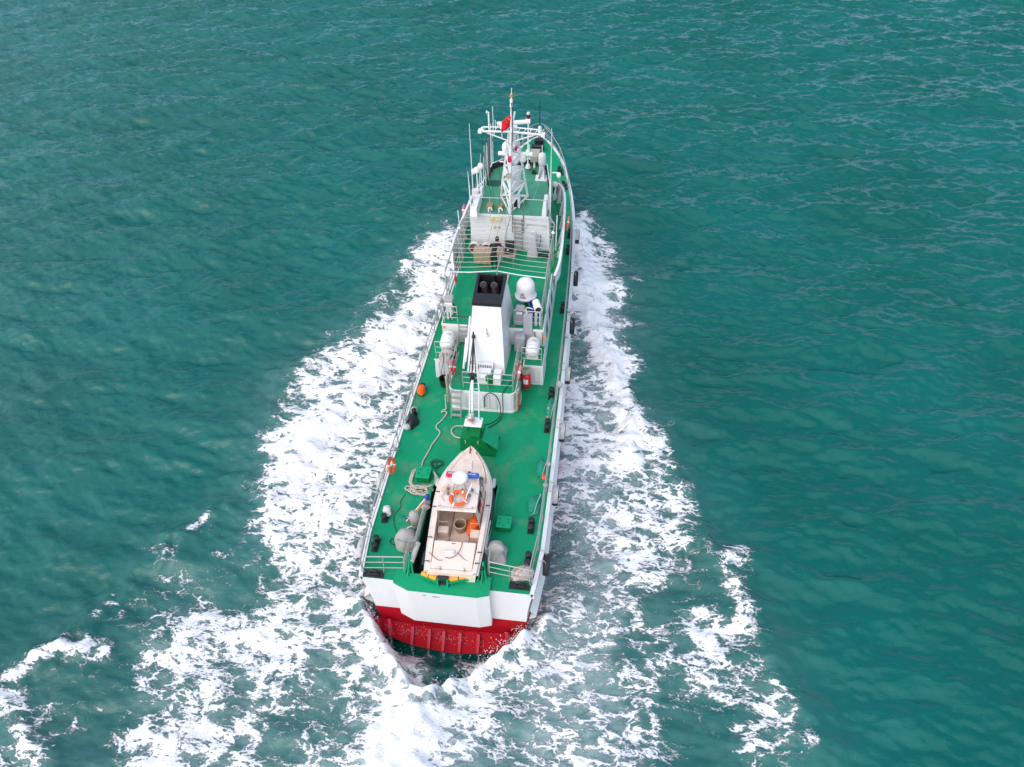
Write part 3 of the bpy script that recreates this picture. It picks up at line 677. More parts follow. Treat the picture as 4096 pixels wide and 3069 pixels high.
m_ = MB(); m_.prism([(-1.72, 11.75), (-1.5, 11.75), (-1.5, 12.55), (-1.72, 12.55)], 3.0, A - .01); m_.prism([(1.45, 11.5), (1.65, 11.5), (1.65, 12.55), (1.45, 12.55)], 3.0, A - .01); m_.build('house_link', DECK, ship)
# boat-deck house, with slightly tumbled-home sides
DH = empty('deckhouse', (0, 12.54, 3), parent=ship)
ylist = [12.54, 16, 20, 23.0, 24.6, 25.4]; xb = [2.55, 2.55, 2.53, 2.36, 1.9, 1.2]; xt = [2.44, 2.44, 2.44, 2.28, 1.82, 1.1]
m_ = MB()
for sx in (-1, 1): m_.grid([[(sx * x, y, zdeck(y) - .02) for x, y in zip(xb, ylist)], [(sx * x, y - .02 * (y > 24), B - .03) for x, y in zip(xt, ylist)]])
m_.quad((-2.55, 12.54, 3), (2.55, 12.54, 3), (2.44, 12.54, B - .03), (-2.44, 12.54, B - .03)); m_.quad((-1.2, 25.4, 3.3), (1.2, 25.4, 3.3), (1.1, 25.38, B - .03), (-1.1, 25.38, B - .03))
m_.build('wall', WHITE, DH)
m_ = MB(); m_.prism([(-2.41, 12.58), (2.41, 12.58), (2.41, 20), (2.25, 23), (1.8, 24.58), (1.1, 25.36), (-1.1, 25.36), (-1.8, 24.58), (-2.25, 23), (-2.41, 20)], B - .05, B); m_.build('boat_deck', DECK, DH)
m_ = MB(); m_.box((0, 12.515, B - .06), (4.92, .05, .13)); m_.build('trim', WHITE, DH)
for sx in (-1, 1): m_ = MB(); m_.box((sx * 2.445, 14.8, B - .03), (.055, 4.5, .09)); m_.build('trim', WHITE, DH)
first = None
for sx in (-1, 1):
    for y in (13.75, 15.0, 16.2, 17.6, 19.0, 20.6):
        wz = 4.32; wxx = sx * (2.55 - .11 * (wz - 3) / 2.25)
        if first is None:
            mb = MB(); mb.box((0, 0, 0), (.05, .74, .86)); first = mb.build('window', LGREY, DH, loc=(wxx, y, wz)); mb = MB(); mb.box((0, 0, 0), (.062, .60, .72)); fp = mb.build('pane', GLASS, first, loc=(wxx, y, wz)); first.rotation_euler = (0, -sx * R(2.8), 0)
        else: k = inst(first, 'window', DH, (wxx, y, wz), rot=(0, -sx * R(2.8), 0)); g = inst(fp, 'pane', k, (wxx, y, wz))
# rails on the house tops
railing([(-0.88, 9.32, A), (1.40, 9.32, A), (1.42, 11.6, A)], 1.0, 3, post_every=1.15)
railing([(-1.47, 9.32, A), (-1.47, 9.95, A), (-1.47, 11.0, A)], 1.0, 2, post_every=1.0)
railing([(-2.54, 11.2, A), (-1.62, 11.2, A), (-1.6, 12.0, A)], 1.0, 3, post_every=.9)
railing([(1.56, 11.2, A), (2.5, 11.2, A)], 1.0, 3, post_every=.95)
railing([(-2.40, 12.62, B), (-1.68, 12.62, B)], 1.0, 3, post_every=.75)
railing([(1.05, 12.62, B), (2.38, 12.62, B)], 1.0, 3, post_every=.66)
for sx in (-1, 1): railing([(sx * 2.32, 12.62, B), (sx * 2.30, 15.4, B), (sx * 2.32, 18.3, B)], 1.05, 3, post_every=1.4)
# aluminium ladders
def ladder(x0, x1, y0, z0, y1, z1, n, parent=None, name='ladder'):
    parent = parent or ship
    L_ = empty(name, ((x0 + x1) / 2, y0, z0), parent=parent)
    for x in (x0, x1):
        mb = MB(); mb.tube([(x, y0, z0), (x, y1, z1)], .028, 5); mb.build('stile', STEEL, L_)
    fs = None
    for i in range(n):
        f = (i + .6) / n; p = ((x0 + x1) / 2, y0 + (y1 - y0) * f, z0 + (z1 - z0) * f)
        if fs is None: mb = MB(); mb.box((0, 0, 0), (x1 - x0 - .04, .13, .03)); fs = mb.build('tread', STEEL, L_, loc=p)
        else: inst(fs, 'tread', L_, p)
ladder(-1.40, -0.95, 8.52, 3.0, 9.10, A + .05, 5); ladder(-1.62, -1.18, 12.28, A, 12.5, B + .05, 4)

# --- funnel
fn = empty('funnel', (0, 11.7, A), parent=ship)
FB = [(-.90, 10.36, A), (.88, 10.38, A), (.96, 14.0, A), (-.98, 14.0, A)]; FT = [(-.66, 11.62, 7.30), (.62, 11.62, 7.30), (.58, 13.80, 7.30), (-.76, 13.80, 7.30)]
FM = [tuple(np.array(a) * .0 + np.array(b_)) for a, b_ in zip(FT, FT)]
lerp_ = lambda p, q, f: tuple(np.array(p) * (1 - f) + np.array(q) * f)
FM = [lerp_(p, q, .74) for p, q in zip(FB, FT)]
m_ = MB(); m_.hexa(FB, FM)
for k in range(4): m_.quad(FM[k], FM[(k + 1) % 4], FT[(k + 1) % 4], FT[k])
m_.build('body', WHITE, fn)
# black cap round the open top, with a wide aft lip and a deep sooty well inside
z0, z1 = 7.26, 7.42
o = [(-.69, 11.57), (.65, 11.57), (.61, 13.83), (-.79, 13.83)]; i_ = [(-.58, 12.30), (.52, 12.30), (.47, 13.68), (-.67, 13.68)]
m_ = MB()
for k in range(4):
    a, b_, c_, d_ = o[k], o[(k + 1) % 4], i_[(k + 1) % 4], i_[k]
    m_.quad((*a, z1), (*b_, z1), (*c_, z1), (*d_, z1)); m_.quad((*a, z0), (*b_, z0), (*b_, z1), (*a, z1))
m_.build('cap', BLACK, fn)
m_ = MB()
for k in range(4): m_.quad((*i_[k], z1 - .003), (*i_[(k + 1) % 4], z1 - .003), (*i_[(k + 1) % 4], 6.55), (*i_[k], 6.55))
m_.quad(*[(*p, 6.56) for p in i_]); m_.build('cap_well', SOOT, fn)
for x in (-.38, .12):
    m_ = MB(); m_.tube(smooth_pts([(x, 13.15, 6.57), (x, 13.15, 7.1), (x, 13.08, 7.32), (x, 12.92, 7.42)], 4), .155, 14); m_.build('exhaust_pipe', SILVER, fn, smooth=True)
    m_ = MB(); m_.cyl((x, 12.925, 7.415), (x, 12.905, 7.43), .13, .13, 14); m_.build('exhaust_mouth', SOOT, fn)
m_ = MB(); m_.tube([(.02, 13.60, 6.57), (.02, 13.60, 7.5)], .06, 8); m_.build('vent_pipe', BLACK, fn)
m_ = MB(); m_.box((-.05, 10.42, A + .40), (.78, .10, .34), rot=Matrix.Rotation(R(-24), 3, 'X')); gr = m_.build('grille', WHITE, fn)
fs = None
for k in range(8):
    p = (-.34 + k * .083, 10.36, A + .40)
    if fs is None: m_ = MB(); m_.box((0, 0, 0), (.03, .02, .2), rot=Matrix.Rotation(R(-24), 3, 'X')); fs = m_.build('slot', SOOT, gr, loc=p)
    else: inst(fs, 'slot', gr, p)
for x, s_ in ((.02, .56), (.62, .36)):
    m_ = MB(); m_.box((x, 9.95, A + .24), (s_, .55, .48)); m_.hexa([(x - s_ / 2, 9.6, A), (x + s_ / 2, 9.6, A), (x + s_ / 2, 9.68, A), (x - s_ / 2, 9.68, A)], [(x - s_ / 2, 9.62, A + .42), (x + s_ / 2, 9.62, A + .42), (x + s_ / 2, 9.68, A + .48), (x - s_ / 2, 9.68, A + .48)]); m_.build('vent_trunk', WHITE, fn, bevel=.02)
for x in (-.42, .26):
    v = MB(); v.lathe([(.07, 0), (.07, .3), (.16, .3), (.17, .48), (.15, .50), (0, .53)], (x, 9.62, A), n=10); vv = v.build('mushroom_vent', GREEN, ship, smooth=False)
m_ = MB(); m_.box((.02, 11.0, 6.3), (.02, .02, .02)); 
m_.v, m_.f, m_.m = [], [], []; m_.lathe([(.0, .10), (.07, .06), (.08, 0), (.07, -.02)], (.0, 10.98, 6.02), n=12); m_.cyl((0, 10.98, 6.1), (0, 11.06, 6.2), .03); m_.build('camera_dome', WPLAS, fn, smooth=True)
m_ = MB(); m_.tube([(.06, 11.02, 6.12), (.05, 10.9, 6.2), (.06, 10.9, 6.55)], .025, 6); m_.build('camera_arm', STEEL, fn)
for (y, z) in ((11.8, 5.6), (12.4, 5.2), (12.8, 5.9), (11.4, 5.2)):
    xx = .88 + (.62 - .88) * (z - A) / 3.04 + .03
    m_ = MB(); m_.cyl((xx, y, z), (xx + .03, y, z), .045, .03, 8); m_.build('fitting', WHITE, fn)
m_ = MB(); m_.tube([(-.97, 10.5, A + .5), (-.92, 10.9, 5.2), (-.82, 11.6, 6.6)], .045, 8); m_.build('side_pipe', WHITE, fn)
m_ = MB(); m_.tube([(-1.08, 10.45, A + .1), (-1.02, 11.4, A + 1.2)], .06, 8); m_.build('side_pipe', WHITE, fn)

# --- black tripod pole with its cross arm, port side of the funnel
bp_ = empty('signal_pole', (-.5, 9.42, A), parent=ship)
m_ = MB(); m_.tube([(-.46, 9.45, A + .62), (-.60, 10.95, 5.9), (-.71, 11.7, 6.55)], .045, 7); m_.build('pole', BLACK, bp_)
for dx in (-.16, .17): m_ = MB(); m_.tube([(-.46 + dx, 9.45, A + .62), (-.58 + dx * .2, 10.75, 5.75)], .022, 6); m_.build('stay', BLACK, bp_)
m_ = MB(); m_.tube([(-1.5, 11.68, 6.5), (.10, 11.66, 6.5)], .03, 6); m_.build('arm', BLACK, bp_)
m_ = MB(); m_.lathe([(.04, -.1), (.09, -.04), (.09, .04), (.03, .1)], (-.60, 10.98, 5.93), n=8); m_.build('clamp', BLACK, bp_)
m_ = MB(); m_.lathe([(.05, 0), (.12, .03), (.12, .2), (.1, .3), (.05, .34)], (-.45, 9.42, A + .38), n=10); m_.build('pole_lamp', BLACK, bp_)
m_ = MB(); m_.torus((-.52, 10.1, 5.15), .1, .015, n=12, m=5); m_.build('stay_ring', BLACK, bp_)
m_ = MB(); m_.torus((-.36, 11.66, 6.6), .09, .016, 'Y', 14, 5); m_.torus((-.2, 11.66, 6.6), .09, .016, 'Y', 14, 5); m_.build('pulley', BLACK, bp_)

# --- satellite dome
sd_ = empty('satellite_dome', (1.42, 14.25, B), parent=ship)
m_ = MB(); prof = [(.50, 0.0), (.53, .03), (.535, .08), (.50, .13), (.455, .17)] + [(.455 - .012 * t, .17 + .45 * t) for t in (.5, 1)]
for k in range(1, 9): a = k / 8 * math.pi / 2; prof.append((.443 * math.cos(a), .62 + .42 * math.sin(a)))
m_.lathe(prof, (1.42, 14.25, B + .62), n=32); dome = m_.build('radome', WPLAS, sd_, smooth=True)
m_ = MB(); m_.cyl((1.42, 14.25, B + .28), (1.42, 14.25, B + .62), .10, .10, 12); m_.build('stem', STEEL, sd_)
m_ = MB(); m_.lathe([(.17, 0), (.15, .1), (.11, .3)], (1.42, 14.25, B), n=10); m_.build('foot', GREEN, sd_)
def dome_pt(a, h, r=.457): return Vector((1.42 + r * math.sin(a), 14.25 - r * math.cos(a), B + .62 + h))
def ink(strokes, name='logo', w=.011, ax=-.2, hz=.35, sx=1.0):
    mb = MB()
    for st in strokes: mb.tube([dome_pt(ax + x * sx / .455, hz + y, .4585 if True else 0) for x, y in st], w, 4)
    return mb.build(name, BLACK, dome)
arc_ = lambda cx, cy, r, a0, a1, n=12: [(cx + r * math.cos(R(a0 + (a1 - a0) * i / n)), cy + r * math.sin(R(a0 + (a1 - a0) * i / n))) for i in range(n + 1)]
ink([arc_(0, .05, .07, -50, 230), [(-.045, 0), (-.07, -.05), (-.10, -.05), (-.12, -.02)], [(-.03, .0), (-.01, .03), (.03, .03)], [(.03, .03), (.05, -.06), (.09, -.07), (.12, -.03)], arc_(0, .05, .012, 0, 360, 6)], ax=-.22, hz=.36)
fc = bpy.data.curves.new('dome_lettering', 'FONT'); fc.body = '双能通'; fc.size = .10; fc.align_x = 'CENTER'; fc.extrude = .002
fo_ = bpy.data.objects.new('lettering', fc); col.objects.link(fo_); fo_.parent = dome
aa = -.22; pp = dome_pt(aa, .20, .468); fo_.location = pp; fo_.rotation_euler = (R(88), 0, aa); fc.materials.append(BLACK)
bpy.context.view_layer.update()
lm = bpy.data.meshes.new_from_object(fo_.evaluated_get(bpy.context.evaluated_depsgraph_get())); lo = bpy.data.objects.new('lettering', lm); col.objects.link(lo)
lo.parent = dome; lo.location = pp; lo.rotation_euler = (R(88), 0, aa); bpy.data.objects.remove(fo_); lo.name = 'lettering'

# --- wheelhouse
wh = empty('wheelhouse', (0, 19, B), parent=ship)
wa = [(-2.14, 18.98), (2.14, 18.98), (1.98, 22.0), (1.62, 24.1), (1.05, 24.75), (-1.05, 24.75), (-1.62, 24.1), (-1.98, 22.0)]
wt = [(-2.03, 18.98), (2.06, 18.98), (1.84, 22.0), (1.5, 23.9), (.95, 24.4), (-.95, 24.4), (-1.6, 23.8), (-1.84, 22.0)]
m_ = MB(); m_.hexa
n_ = len(wa); m_._add([(x, y, B) for x, y in wa] + [(x, y, T - .04) for x, y in wt], [(i, (i + 1) % n_, n_ + (i + 1) % n_, n_ + i) for i in range(n_)]); m_.build('wall', WHITE, wh)
m_ = MB(); m_.prism(wt, T - .05, T); m_.build('roof', ROOFG, wh)
m_ = MB(); m_.box((0, 18.965, T - .02), (4.12, .06, .14)); m_.build('trim', WHITE, wh)
# raised coaming along the sides and round the front of the roof
cw = [(1.98, 19.6), (1.84, 22.0), (1.5, 23.9), (.95, 24.4), (-.95, 24.4), (-1.6, 23.8), (-1.84, 22.0), (-1.98, 19.6)]
m_ = MB(); hgt_ = [.10, .22, .34, .36, .36, .34, .22, .10]
m_.grid([[(x * 1.0, y, T) for x, y in cw], [(x * 1.01, y + .03, T + h) for (x, y), h in zip(cw, hgt_)], [(x * .985, y - .03, T + h) for (x, y), h in zip(cw, hgt_)]]); m_.cur = 1; m_.grid([[(x * .985, y - .03, T + h) for (x, y), h in zip(cw, hgt_)], [(x * .96, y - .07, T) for x, y in cw]]); m_.build('coaming', [WHITE, BLACK], wh)  # inner face coloured black for the shade inside the coaming
for k, (a, b_) in enumerate(zip(cw[:-1], cw[1:])):
    pass
def wpane(p, q, z0, z1, n, inset=.1):
    """windows along one wall facet: frame and pane each"""
    for i in range(n):
        a = Vector((*p, 0)).lerp(Vector((*q, 0)), (i + inset) / n); b_ = Vector((*p, 0)).lerp(Vector((*q, 0)), (i + 1 - inset) / n)
        d_ = (b_ - a).normalized(); nrm = Vector((d_.y, -d_.x, 0))
        cpt = (a + b_) / 2; rz = math.atan2(d_.y, d_.x)
        f_ = MB(); f_.box(cpt + Vector((0, 0, (z0 + z1) / 2)), ((b_ - a).length, .05, z1 - z0), rz=rz); fo2 = f_.build('window', LGREY, wh)
        f_ = MB(); f_.box(cpt + Vector((0, 0, (z0 + z1) / 2)), ((b_ - a).length - .1, .075, z1 - z0 - .1), rz=rz); f_.build('pane', GLASS, fo2)
mid = lambda i: ((wa[i][0] + wt[i][0]) / 2, (wa[i][1] + wt[i][1]) / 2)
wpane(mid(4), mid(5), 6.25, 7.0, 3); wpane(mid(3), mid(4), 6.25, 7.0, 1); wpane(mid(5), mid(6), 6.25, 7.0, 1); wpane(mid(2), mid(3), 6.25, 7.0, 2); wpane(mid(6), mid(7), 6.25, 7.0, 2); wpane(mid(1), mid(2), 6.25, 7.0, 2); wpane(mid(7), mid(0), 6.25, 7.0, 2)
# what is on the aft wall
ladder(.30, .68, 18.90, B + .02, 18.90, T - .1, 9, wh, 'wall_ladder')
m_ = MB(); m_.box((-.7, 18.90, 7.12), (.62, .12, .14)); wl_ = m_.build('wall_lamp', mat('cream_lamp_cover', (.62, .50, .22), .4), wh, bevel=.02)
for x in (-.78, -.56): m_ = MB(); m_.lathe([(.02, 0), (.06, -.05), (.065, -.09), (0, -.1)], (x, 18.9, 6.72), n=10); m_.build('bulkhead_light', mat('ochre_glass', (.5, .36, .16), .3), wh)
for x, y0_ in ((.17, 18.88), (.73, 18.88)): m_ = MB(); m_.tube([(x, y0_, 6.43), (x + .05, y0_ + .02, 8.12)], .028, 6); m_.build('antenna_mast', DSTEEL, wh)
m_ = MB(); m_.box((1.45, 18.94, 6.9), (1.05, .02, .02)); m_.tube([(.9, 18.93, 6.65), (.93, 18.93, 6.93), (1.75, 18.93, 6.9), (1.98, 18.93, 6.7)], .014, 5); m_.tube([(1.32, 18.94, 6.55), (1.32, 18.94, 6.25), (1.3, 18.94, 5.4)], .01, 5); m_.build('conduit', STEEL, wh)
m_ = MB(); m_.lathe([(.09, -.015), (.09, .015)], (1.32, 18.93, 6.45), 'Y', 10); m_.build('wall_fitting', WHITE, wh)
for x in (-.2, .22): m_ = MB(); m_.box((x, 18.955, 6.3), (.012, .02, 1.8)); m_.build('wall_seam', LGREY, wh)
# on the roof
m_ = MB(); m_.hexa([(1.70, 19.05, T), (1.98, 19.05, T), (1.88, 20.7, T), (1.68, 20.7, T)], [(1.70, 19.05, T + .34), (1.94, 19.05, T + .34), (1.86, 20.7, T + .34), (1.68, 20.7, T + .34)]); m_.build('locker', WHITE, wh, bevel=.015)
m_ = MB(); m_.hexa([(-1.98, 18.5, T), (-1.58, 18.5, T), (-1.62, 20.3, T), (-1.92, 20.3, T)], [(-1.96, 18.6, T + .5), (-1.62, 18.6, T + .55), (-1.66, 20.3, T + .45), (-1.92, 20.3, T + .45)]); m_.build('locker', WHITE, wh, bevel=.015)
m_ = MB(); m_.box((-1.62, 20.4, T + .5), (.10, .5, .5)); m_.build('locker_door', WHITE, wh, bevel=.04)
for x, ww in ((-1.10, .3), (-.55, .22)):
    m_ = MB(); m_.box((x, 19.62, T + .10), (ww, .46, .20)); m_.build('wooden_hatch', WOOD, wh)
    m_ = MB(); m_.tube(smooth_pts([(x - .0, 19.2, T), (x - .0, 19.2, T + .22), (x + .09, 19.2, T + .3), (x + .17, 19.2, T + .22), (x + .17, 19.2, T + .14)], 4), .035, 8); m_.build('gooseneck_vent', WPLAS, wh, smooth=True)
railing([(-1.85, 18.98, T), (-.1, 19.0, T)], 1.0, 1, post_every=.9, rad=.02); railing([(.78, 19.0, T), (1.95, 18.98, T)], 1.0, 1, post_every=1.2, rad=.02)
m_ = MB(); m_.tube([(1.25, 19.05, T + .98), (1.22, 21.6, T + .25), (1.2, 22.6, T + .1)], .014, 5); m_.build('stay_wire', STEEL, wh)
ped = empty('pedestal_searchlight', (1.28, 22.95, T), parent=ship)
m_ = MB(); m_.box((1.28, 22.95, T + .02), (.66, .62, .04)); m_.hexa([(1.1, 22.8, T + .04), (1.46, 22.8, T + .04), (1.46, 23.2, T + .04), (1.1, 23.2, T + .04)], [(1.16, 22.95, T + .75), (1.40, 22.95, T + .75), (1.40, 23.2, T + .75), (1.16, 23.2, T + .75)]); m_.build('pedestal', WHITE, ped)
m_ = MB(); m_.lathe([(.12, -.05), (.19, .0), (.22, .2), (.22, .5), (.18, .66), (.08, .72), (0, .73)], (1.30, 23.1, T + .72), n=16); m_.build('lamp_cover', DULLW, ped, smooth=True)
for dx in (-.1, 0, .1): m_ = MB(); m_.tube(smooth_pts([(1.3 + dx, 22.95, T + .72), (1.27 + dx * .6, 22.84, T + .45), (1.16 + dx * .3, 22.72, T + .1)], 4), .012, 5); m_.build('cable', CABLE, ped)
be = empty('beacon_post', (.40, 24.1, T), parent=ship)
m_ = MB(); m_.cyl((.40, 24.0, T + .1), (.46, 24.0, T + 2.9), .045, .04, 8); m_.build('post', WHITE, be)
m_ = MB(); m_.cyl((.46, 24.0, T + 2.9), (.46, 24.0, T + 2.95), .13, .13, 12); m_.cyl((.46, 24.0, T + 3.18), (.46, 24.0, T + 3.28), .10, .08, 12); m_.build('beacon_frame', DULLW, be)
m_ = MB(); m_.cyl((.46, 24.0, T + 2.95), (.46, 24.0, T + 3.18), .105, .105, 12); m_.build('beacon_lens', DRED, be)
m_ = MB(); m_.cyl((.42, 23.9, T + .88), (.42, 23.9, T + 1.08), .10, .10, 12); m_.build('lower_lens', DRED, be); m_ = MB(); m_.cyl((.42, 23.9, T + 1.08), (.42, 23.9, T + 1.2), .13, .05, 12); m_.cyl((.42, 23.9, T + .1), (.42, 23.9, T + .3), .16, .1, 12); m_.build('lower_cap', WHITE, be)
tb = empty('camera_turret', (.8, 23.7, T), parent=ship)
m_ = MB(); m_.hexa([(.62, 23.55, T + .62), (1.0, 23.55, T + .62), (1.05, 24.1, T + .62), (.58, 24.1, T + .62)], [(.6, 23.5, T + 1.0), (1.02, 23.5, T + 1.0), (1.12, 24.15, T + 1.14), (.54, 24.15, T + 1.14)]); m_.build('housing', KHAKI, tb, bevel=.03)
m_ = MB(); m_.cyl((.8, 23.72, T + .2), (.8, 23.72, T + .62), .055, .055, 10); m_.build('post', WHITE, tb); m_ = MB(); m_.tube([(.55, 24.0, T + .5), (.78, 23.5, T + .12), (1.05, 23.8, T + .5)], .02, 5); m_.box((.8, 23.45, T + .08), (.22, .2, .12)); m_.build('bracket', BLACK, tb)
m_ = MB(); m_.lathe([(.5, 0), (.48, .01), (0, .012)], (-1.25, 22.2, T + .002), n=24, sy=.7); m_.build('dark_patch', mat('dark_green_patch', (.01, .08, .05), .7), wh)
m_ = MB(); m_.box((-1.1, 24.1, T + .3), (.26, .1, .07)); m_.build('roof_fitting', WPLAS, wh, bevel=.03)

# --- bridge wings (walkway and bulwark each side)
for sx in (-1, 1):
    bw = empty('bridge_wing', (sx * 2.5, 20, B), parent=ship)
    flo = [(1.9, 24.75), (2.2, 24.35), (2.50, 23.6), (2.76, 20.5), (2.82, 18.2), (2.70, 16.9), (2.44, 16.9), (2.44, 20), (2.28, 23), (1.83, 24.55)]
    m_ = MB(); m_.prism([(sx * x, y) for x, y in flo], B - .06, B + .004); m_.build('walkway', DECK, bw)
    bl = smooth_pts([(1.82, 24.62, 0), (2.22, 24.32, 0), (2.55, 23.4, 0), (2.72, 21.5, 0), (2.82, 19.2, 0), (2.86, 17.9, 0), (2.80, 17.1, 0), (2.62, 16.5, 0)], 5)
    hz_ = [1.0 if p.y > 17.6 else 1.0 - .75 * (17.6 - p.y) / 1.1 for p in bl]
    m_ = MB(); ou = [(sx * p.x, p.y, B - .3 * (h < 1) - .03) for p, h in zip(bl, hz_)]; ot = [(sx * (p.x + .05), p.y, B + h) for p, h in zip(bl, hz_)]; it = [(sx * (p.x - .07), p.y, B + h) for p, h in zip(bl, hz_)]; ib = [(sx * (p.x - .06), p.y, B) for p in bl]
    m_.grid([ou, ot, it, ib]); m_.build('bulwark', WHITE, bw)
    for k, (x, y) in enumerate(((2.0, 24.2), (2.3, 23.9), (2.52, 22.6), (2.64, 21.2), (2.72, 19.8), (2.77, 18.5))):
        m_ = MB(); m_.hexa([(sx * (x - .22), y - .02, B), (sx * (x + .02), y - .02, B), (sx * (x + .02), y + .02, B), (sx * (x - .22), y + .02, B)], [(sx * (x - .04), y - .02, B + .92), (sx * (x + .02), y - .02, B + .92), (sx * (x + .02), y + .02, B + .92), (sx * (x - .04), y + .02, B + .92)]); m_.build('stiffener', WHITE, bw)
    m_ = MB(); m_.lathe([(.13, -.35), (.13, 0)], (sx * 1.93, 24.35, B + .75), n=12); m_.build('vent_throat', BLACK, bw)
    m_ = MB(); m_.lathe([(.16, -.12), (.19, -.02), (.18, .08), (.1, .15), (0, .16)], (sx * 1.93, 24.4, B + .92), n=14); m_.build('vent_hood', DULLW, bw, smooth=True)
    m_ = MB(); m_.tube([(sx * 2.1, 24.5, B + 1.0), (sx * 2.1, 24.5, B + 1.2), (sx * 2.55, 23.5, B + 1.25), (sx * 2.55, 23.5, B + 1.0)], .022, 6); m_.build('grab_rail', STEEL, bw)
    m_ = MB(); m_.tube([(sx * 2.2, 17.3, B + .9), (sx * 2.75, 18.6, B + .95)], .02, 6); m_.tube([(sx * 2.2, 17.3, B + .45), (sx * 2.75, 18.6, B + .5)], .02, 6); m_.build('gate_bar', STEEL, bw)
    m_ = MB(); m_.tube([(sx * 1.95, 22.0, T + .9), (sx * 2.3, 22.0, T + .9)], .04, 8); m_.build('lamp_arm', WHITE, bw); m_ = MB(); m_.lathe([(0, -.16), (.10, -.13), (.13, 0), (.10, .13), (0, .16)], (sx * 2.32, 21.9, T + .82), n=12); m_.build('wing_lamp', WPLAS, bw, smooth=True)
    m_ = MB(); m_.tube([(sx * 2.08, 19.4, B), (sx * 2.1, 19.5, 8.7), (sx * 2.12, 19.5, 11.95 if sx > 0 else 9.5)], .03, 6, rad=[.035, .032, .012]); m_.build('whip_antenna', WHITE, bw)
    m_ = MB(); m_.tube([(sx * 2.5, 18.4, B + .5), (sx * 2.55, 18.4, B + 2.6)], .03, 6); m_.build('short_mast', WHITE, bw)
# --- lattice mast on the wheelhouse roof
ms = empty('lattice_mast', (0, 19.17, T), parent=ship)
def mx(z): return 0.02 + 0.20 * (z - T) / 5.0        # the mast stands very slightly to starboard at the top
FOOT = Vector((0.02, 19.17, T))
m_ = MB(); m_.tube([FOOT, (mx(9.6), 19.17, 9.6), (mx(12.2), 19.17, 12.2), (mx(13.95), 19.17, 13.95)], .07, 10, rad=[.085, .075, .055, .018]); m_.build('main_pole', WHITE, ms)
Lb, Rb = Vector((-.70, 20.86, T + .05)), Vector((.76, 20.86, T + .05)); Lt, Rt = Vector((.02, 19.75, 11.6)), Vector((.40, 19.75, 11.6)); At = lambda z: Vector((mx(z), 19.17, z))
def onleg(b_, t, z): f = (z - b_.z) / (t.z - b_.z); return b_.lerp(t, f)
for b_, t in ((Lb, Lt), (Rb, Rt)): m_ = MB(); m_.tube([b_, t], .062, 7); m_.build('leg', WHITE, ms)
for a, b_ in ((Lb, FOOT), (Rb, FOOT), (Lb, Rb)): m_ = MB(); m_.tube([a + Vector((0, 0, .04)), b_ + Vector((0, 0, .06))], .055, 7); m_.build('base_bar', WHITE, ms)
zl = [T + .05, 8.45, 9.4, 10.2, 10.9, 11.6]
for i in range(5):
    z0, z1 = zl[i], zl[i + 1]
    for p, q in ((onleg(Lb, Lt, z0), At(z1)), (onleg(Rb, Rt, z0), At(z1)), (onleg(Lb, Lt, z1), At(z0 + .25)), (onleg(Rb, Rt, z1), At(z0 + .25)), (onleg(Lb, Lt, z0), onleg(Rb, Rt, z1)), (onleg(Lb, Lt, z1), onleg(Rb, Rt, z1)), (onleg(Lb, Lt, z1), At(z1)), (onleg(Rb, Rt, z1), At(z1))):
        m_ = MB(); m_.tube([p, q], .046 - .003 * i, 6); m_.build('brace', WHITE, ms)
m_ = MB(); m_.hexa([(-.34, 19.6, 9.28), (.42, 19.6, 9.28), (.42, 20.5, 9.28), (-.34, 20.5, 9.28)], [(-.34, 19.6, 9.34), (.42, 19.6, 9.34), (.42, 20.5, 9.34), (-.34, 20.5, 9.34)]); m_.build('platform', WHITE, ms)
m_ = MB(); m_.box((.16, 20.5, 8.55), (.6, .04, 1.2)); m_.build('signal_panel', LGREY, ms)
m_ = MB(); m_.box((.25, 19.9, T + .32), (.44, .4, .60)); m_.build('mast_locker', WHITE, ms, bevel=.02); m_ = MB(); m_.box((.26, 19.69, T + .3), (.2, .02, .5)); m_.build('locker_opening', SOOT, ms)
# yard: two chords with struts, braces down to the pole
zy = 11.80; yl, yr = -1.30, 1.74
m_ = MB(); m_.tube([(yl, 19.17, zy + .02), (.22, 19.15, zy + .06), (yr, 19.17, zy - .06)], .05, 7); m_.build('yard', WHITE, ms)
m_ = MB(); m_.tube([(yl + .1, 19.42, zy + .12), (.25, 19.42, zy + .16), (yr - .1, 19.42, zy + .06)], .035, 7); m_.build('yard', WHITE, ms)
for x in np.linspace(yl + .1, yr - .1, 11): m_ = MB(); m_.tube([(x, 19.17, zy), (x + .12, 19.42, zy + .12)], .02, 5); m_.build('strut', WHITE, ms)
for x in (yl + .28, yr - .28): m_ = MB(); m_.tube([(x, 19.2, zy - .05), (.02 if x < 0 else .40, 19.17, 11.4), (.21, 19.17, 11.22)], .032, 6); m_.build('yard_brace', WHITE, ms)
for x, dz in ((-.62, .18), (-.25, .34), (.72, .3), (1.1, .16)): m_ = MB(); m_.tube([(x, 19.2, zy - .02), (x, 19.19, zy - dz)], .022, 5); m_.build('strut', WHITE, ms)
for x in (yl, yr): m_ = MB(); m_.box((x, 19.2, zy + (.02 if x < 0 else -.05)), (.18, .3, .12)); m_.build('yard_end', WHITE, ms)
m_ = MB(); m_.lathe([(.06, 0), (.06, .1), (.03, .14)], (yl + .1, 19.2, zy + .08), n=10); m_.build('yard_lamp', WPLAS, ms)
m_ = MB(); m_.lathe([(.10, 0), (.11, .12), (.08, .30), (.02, .34)], (yr - .16, 19.25, zy + .02), n=12); m_.build('gps_cone', DULLW, ms)
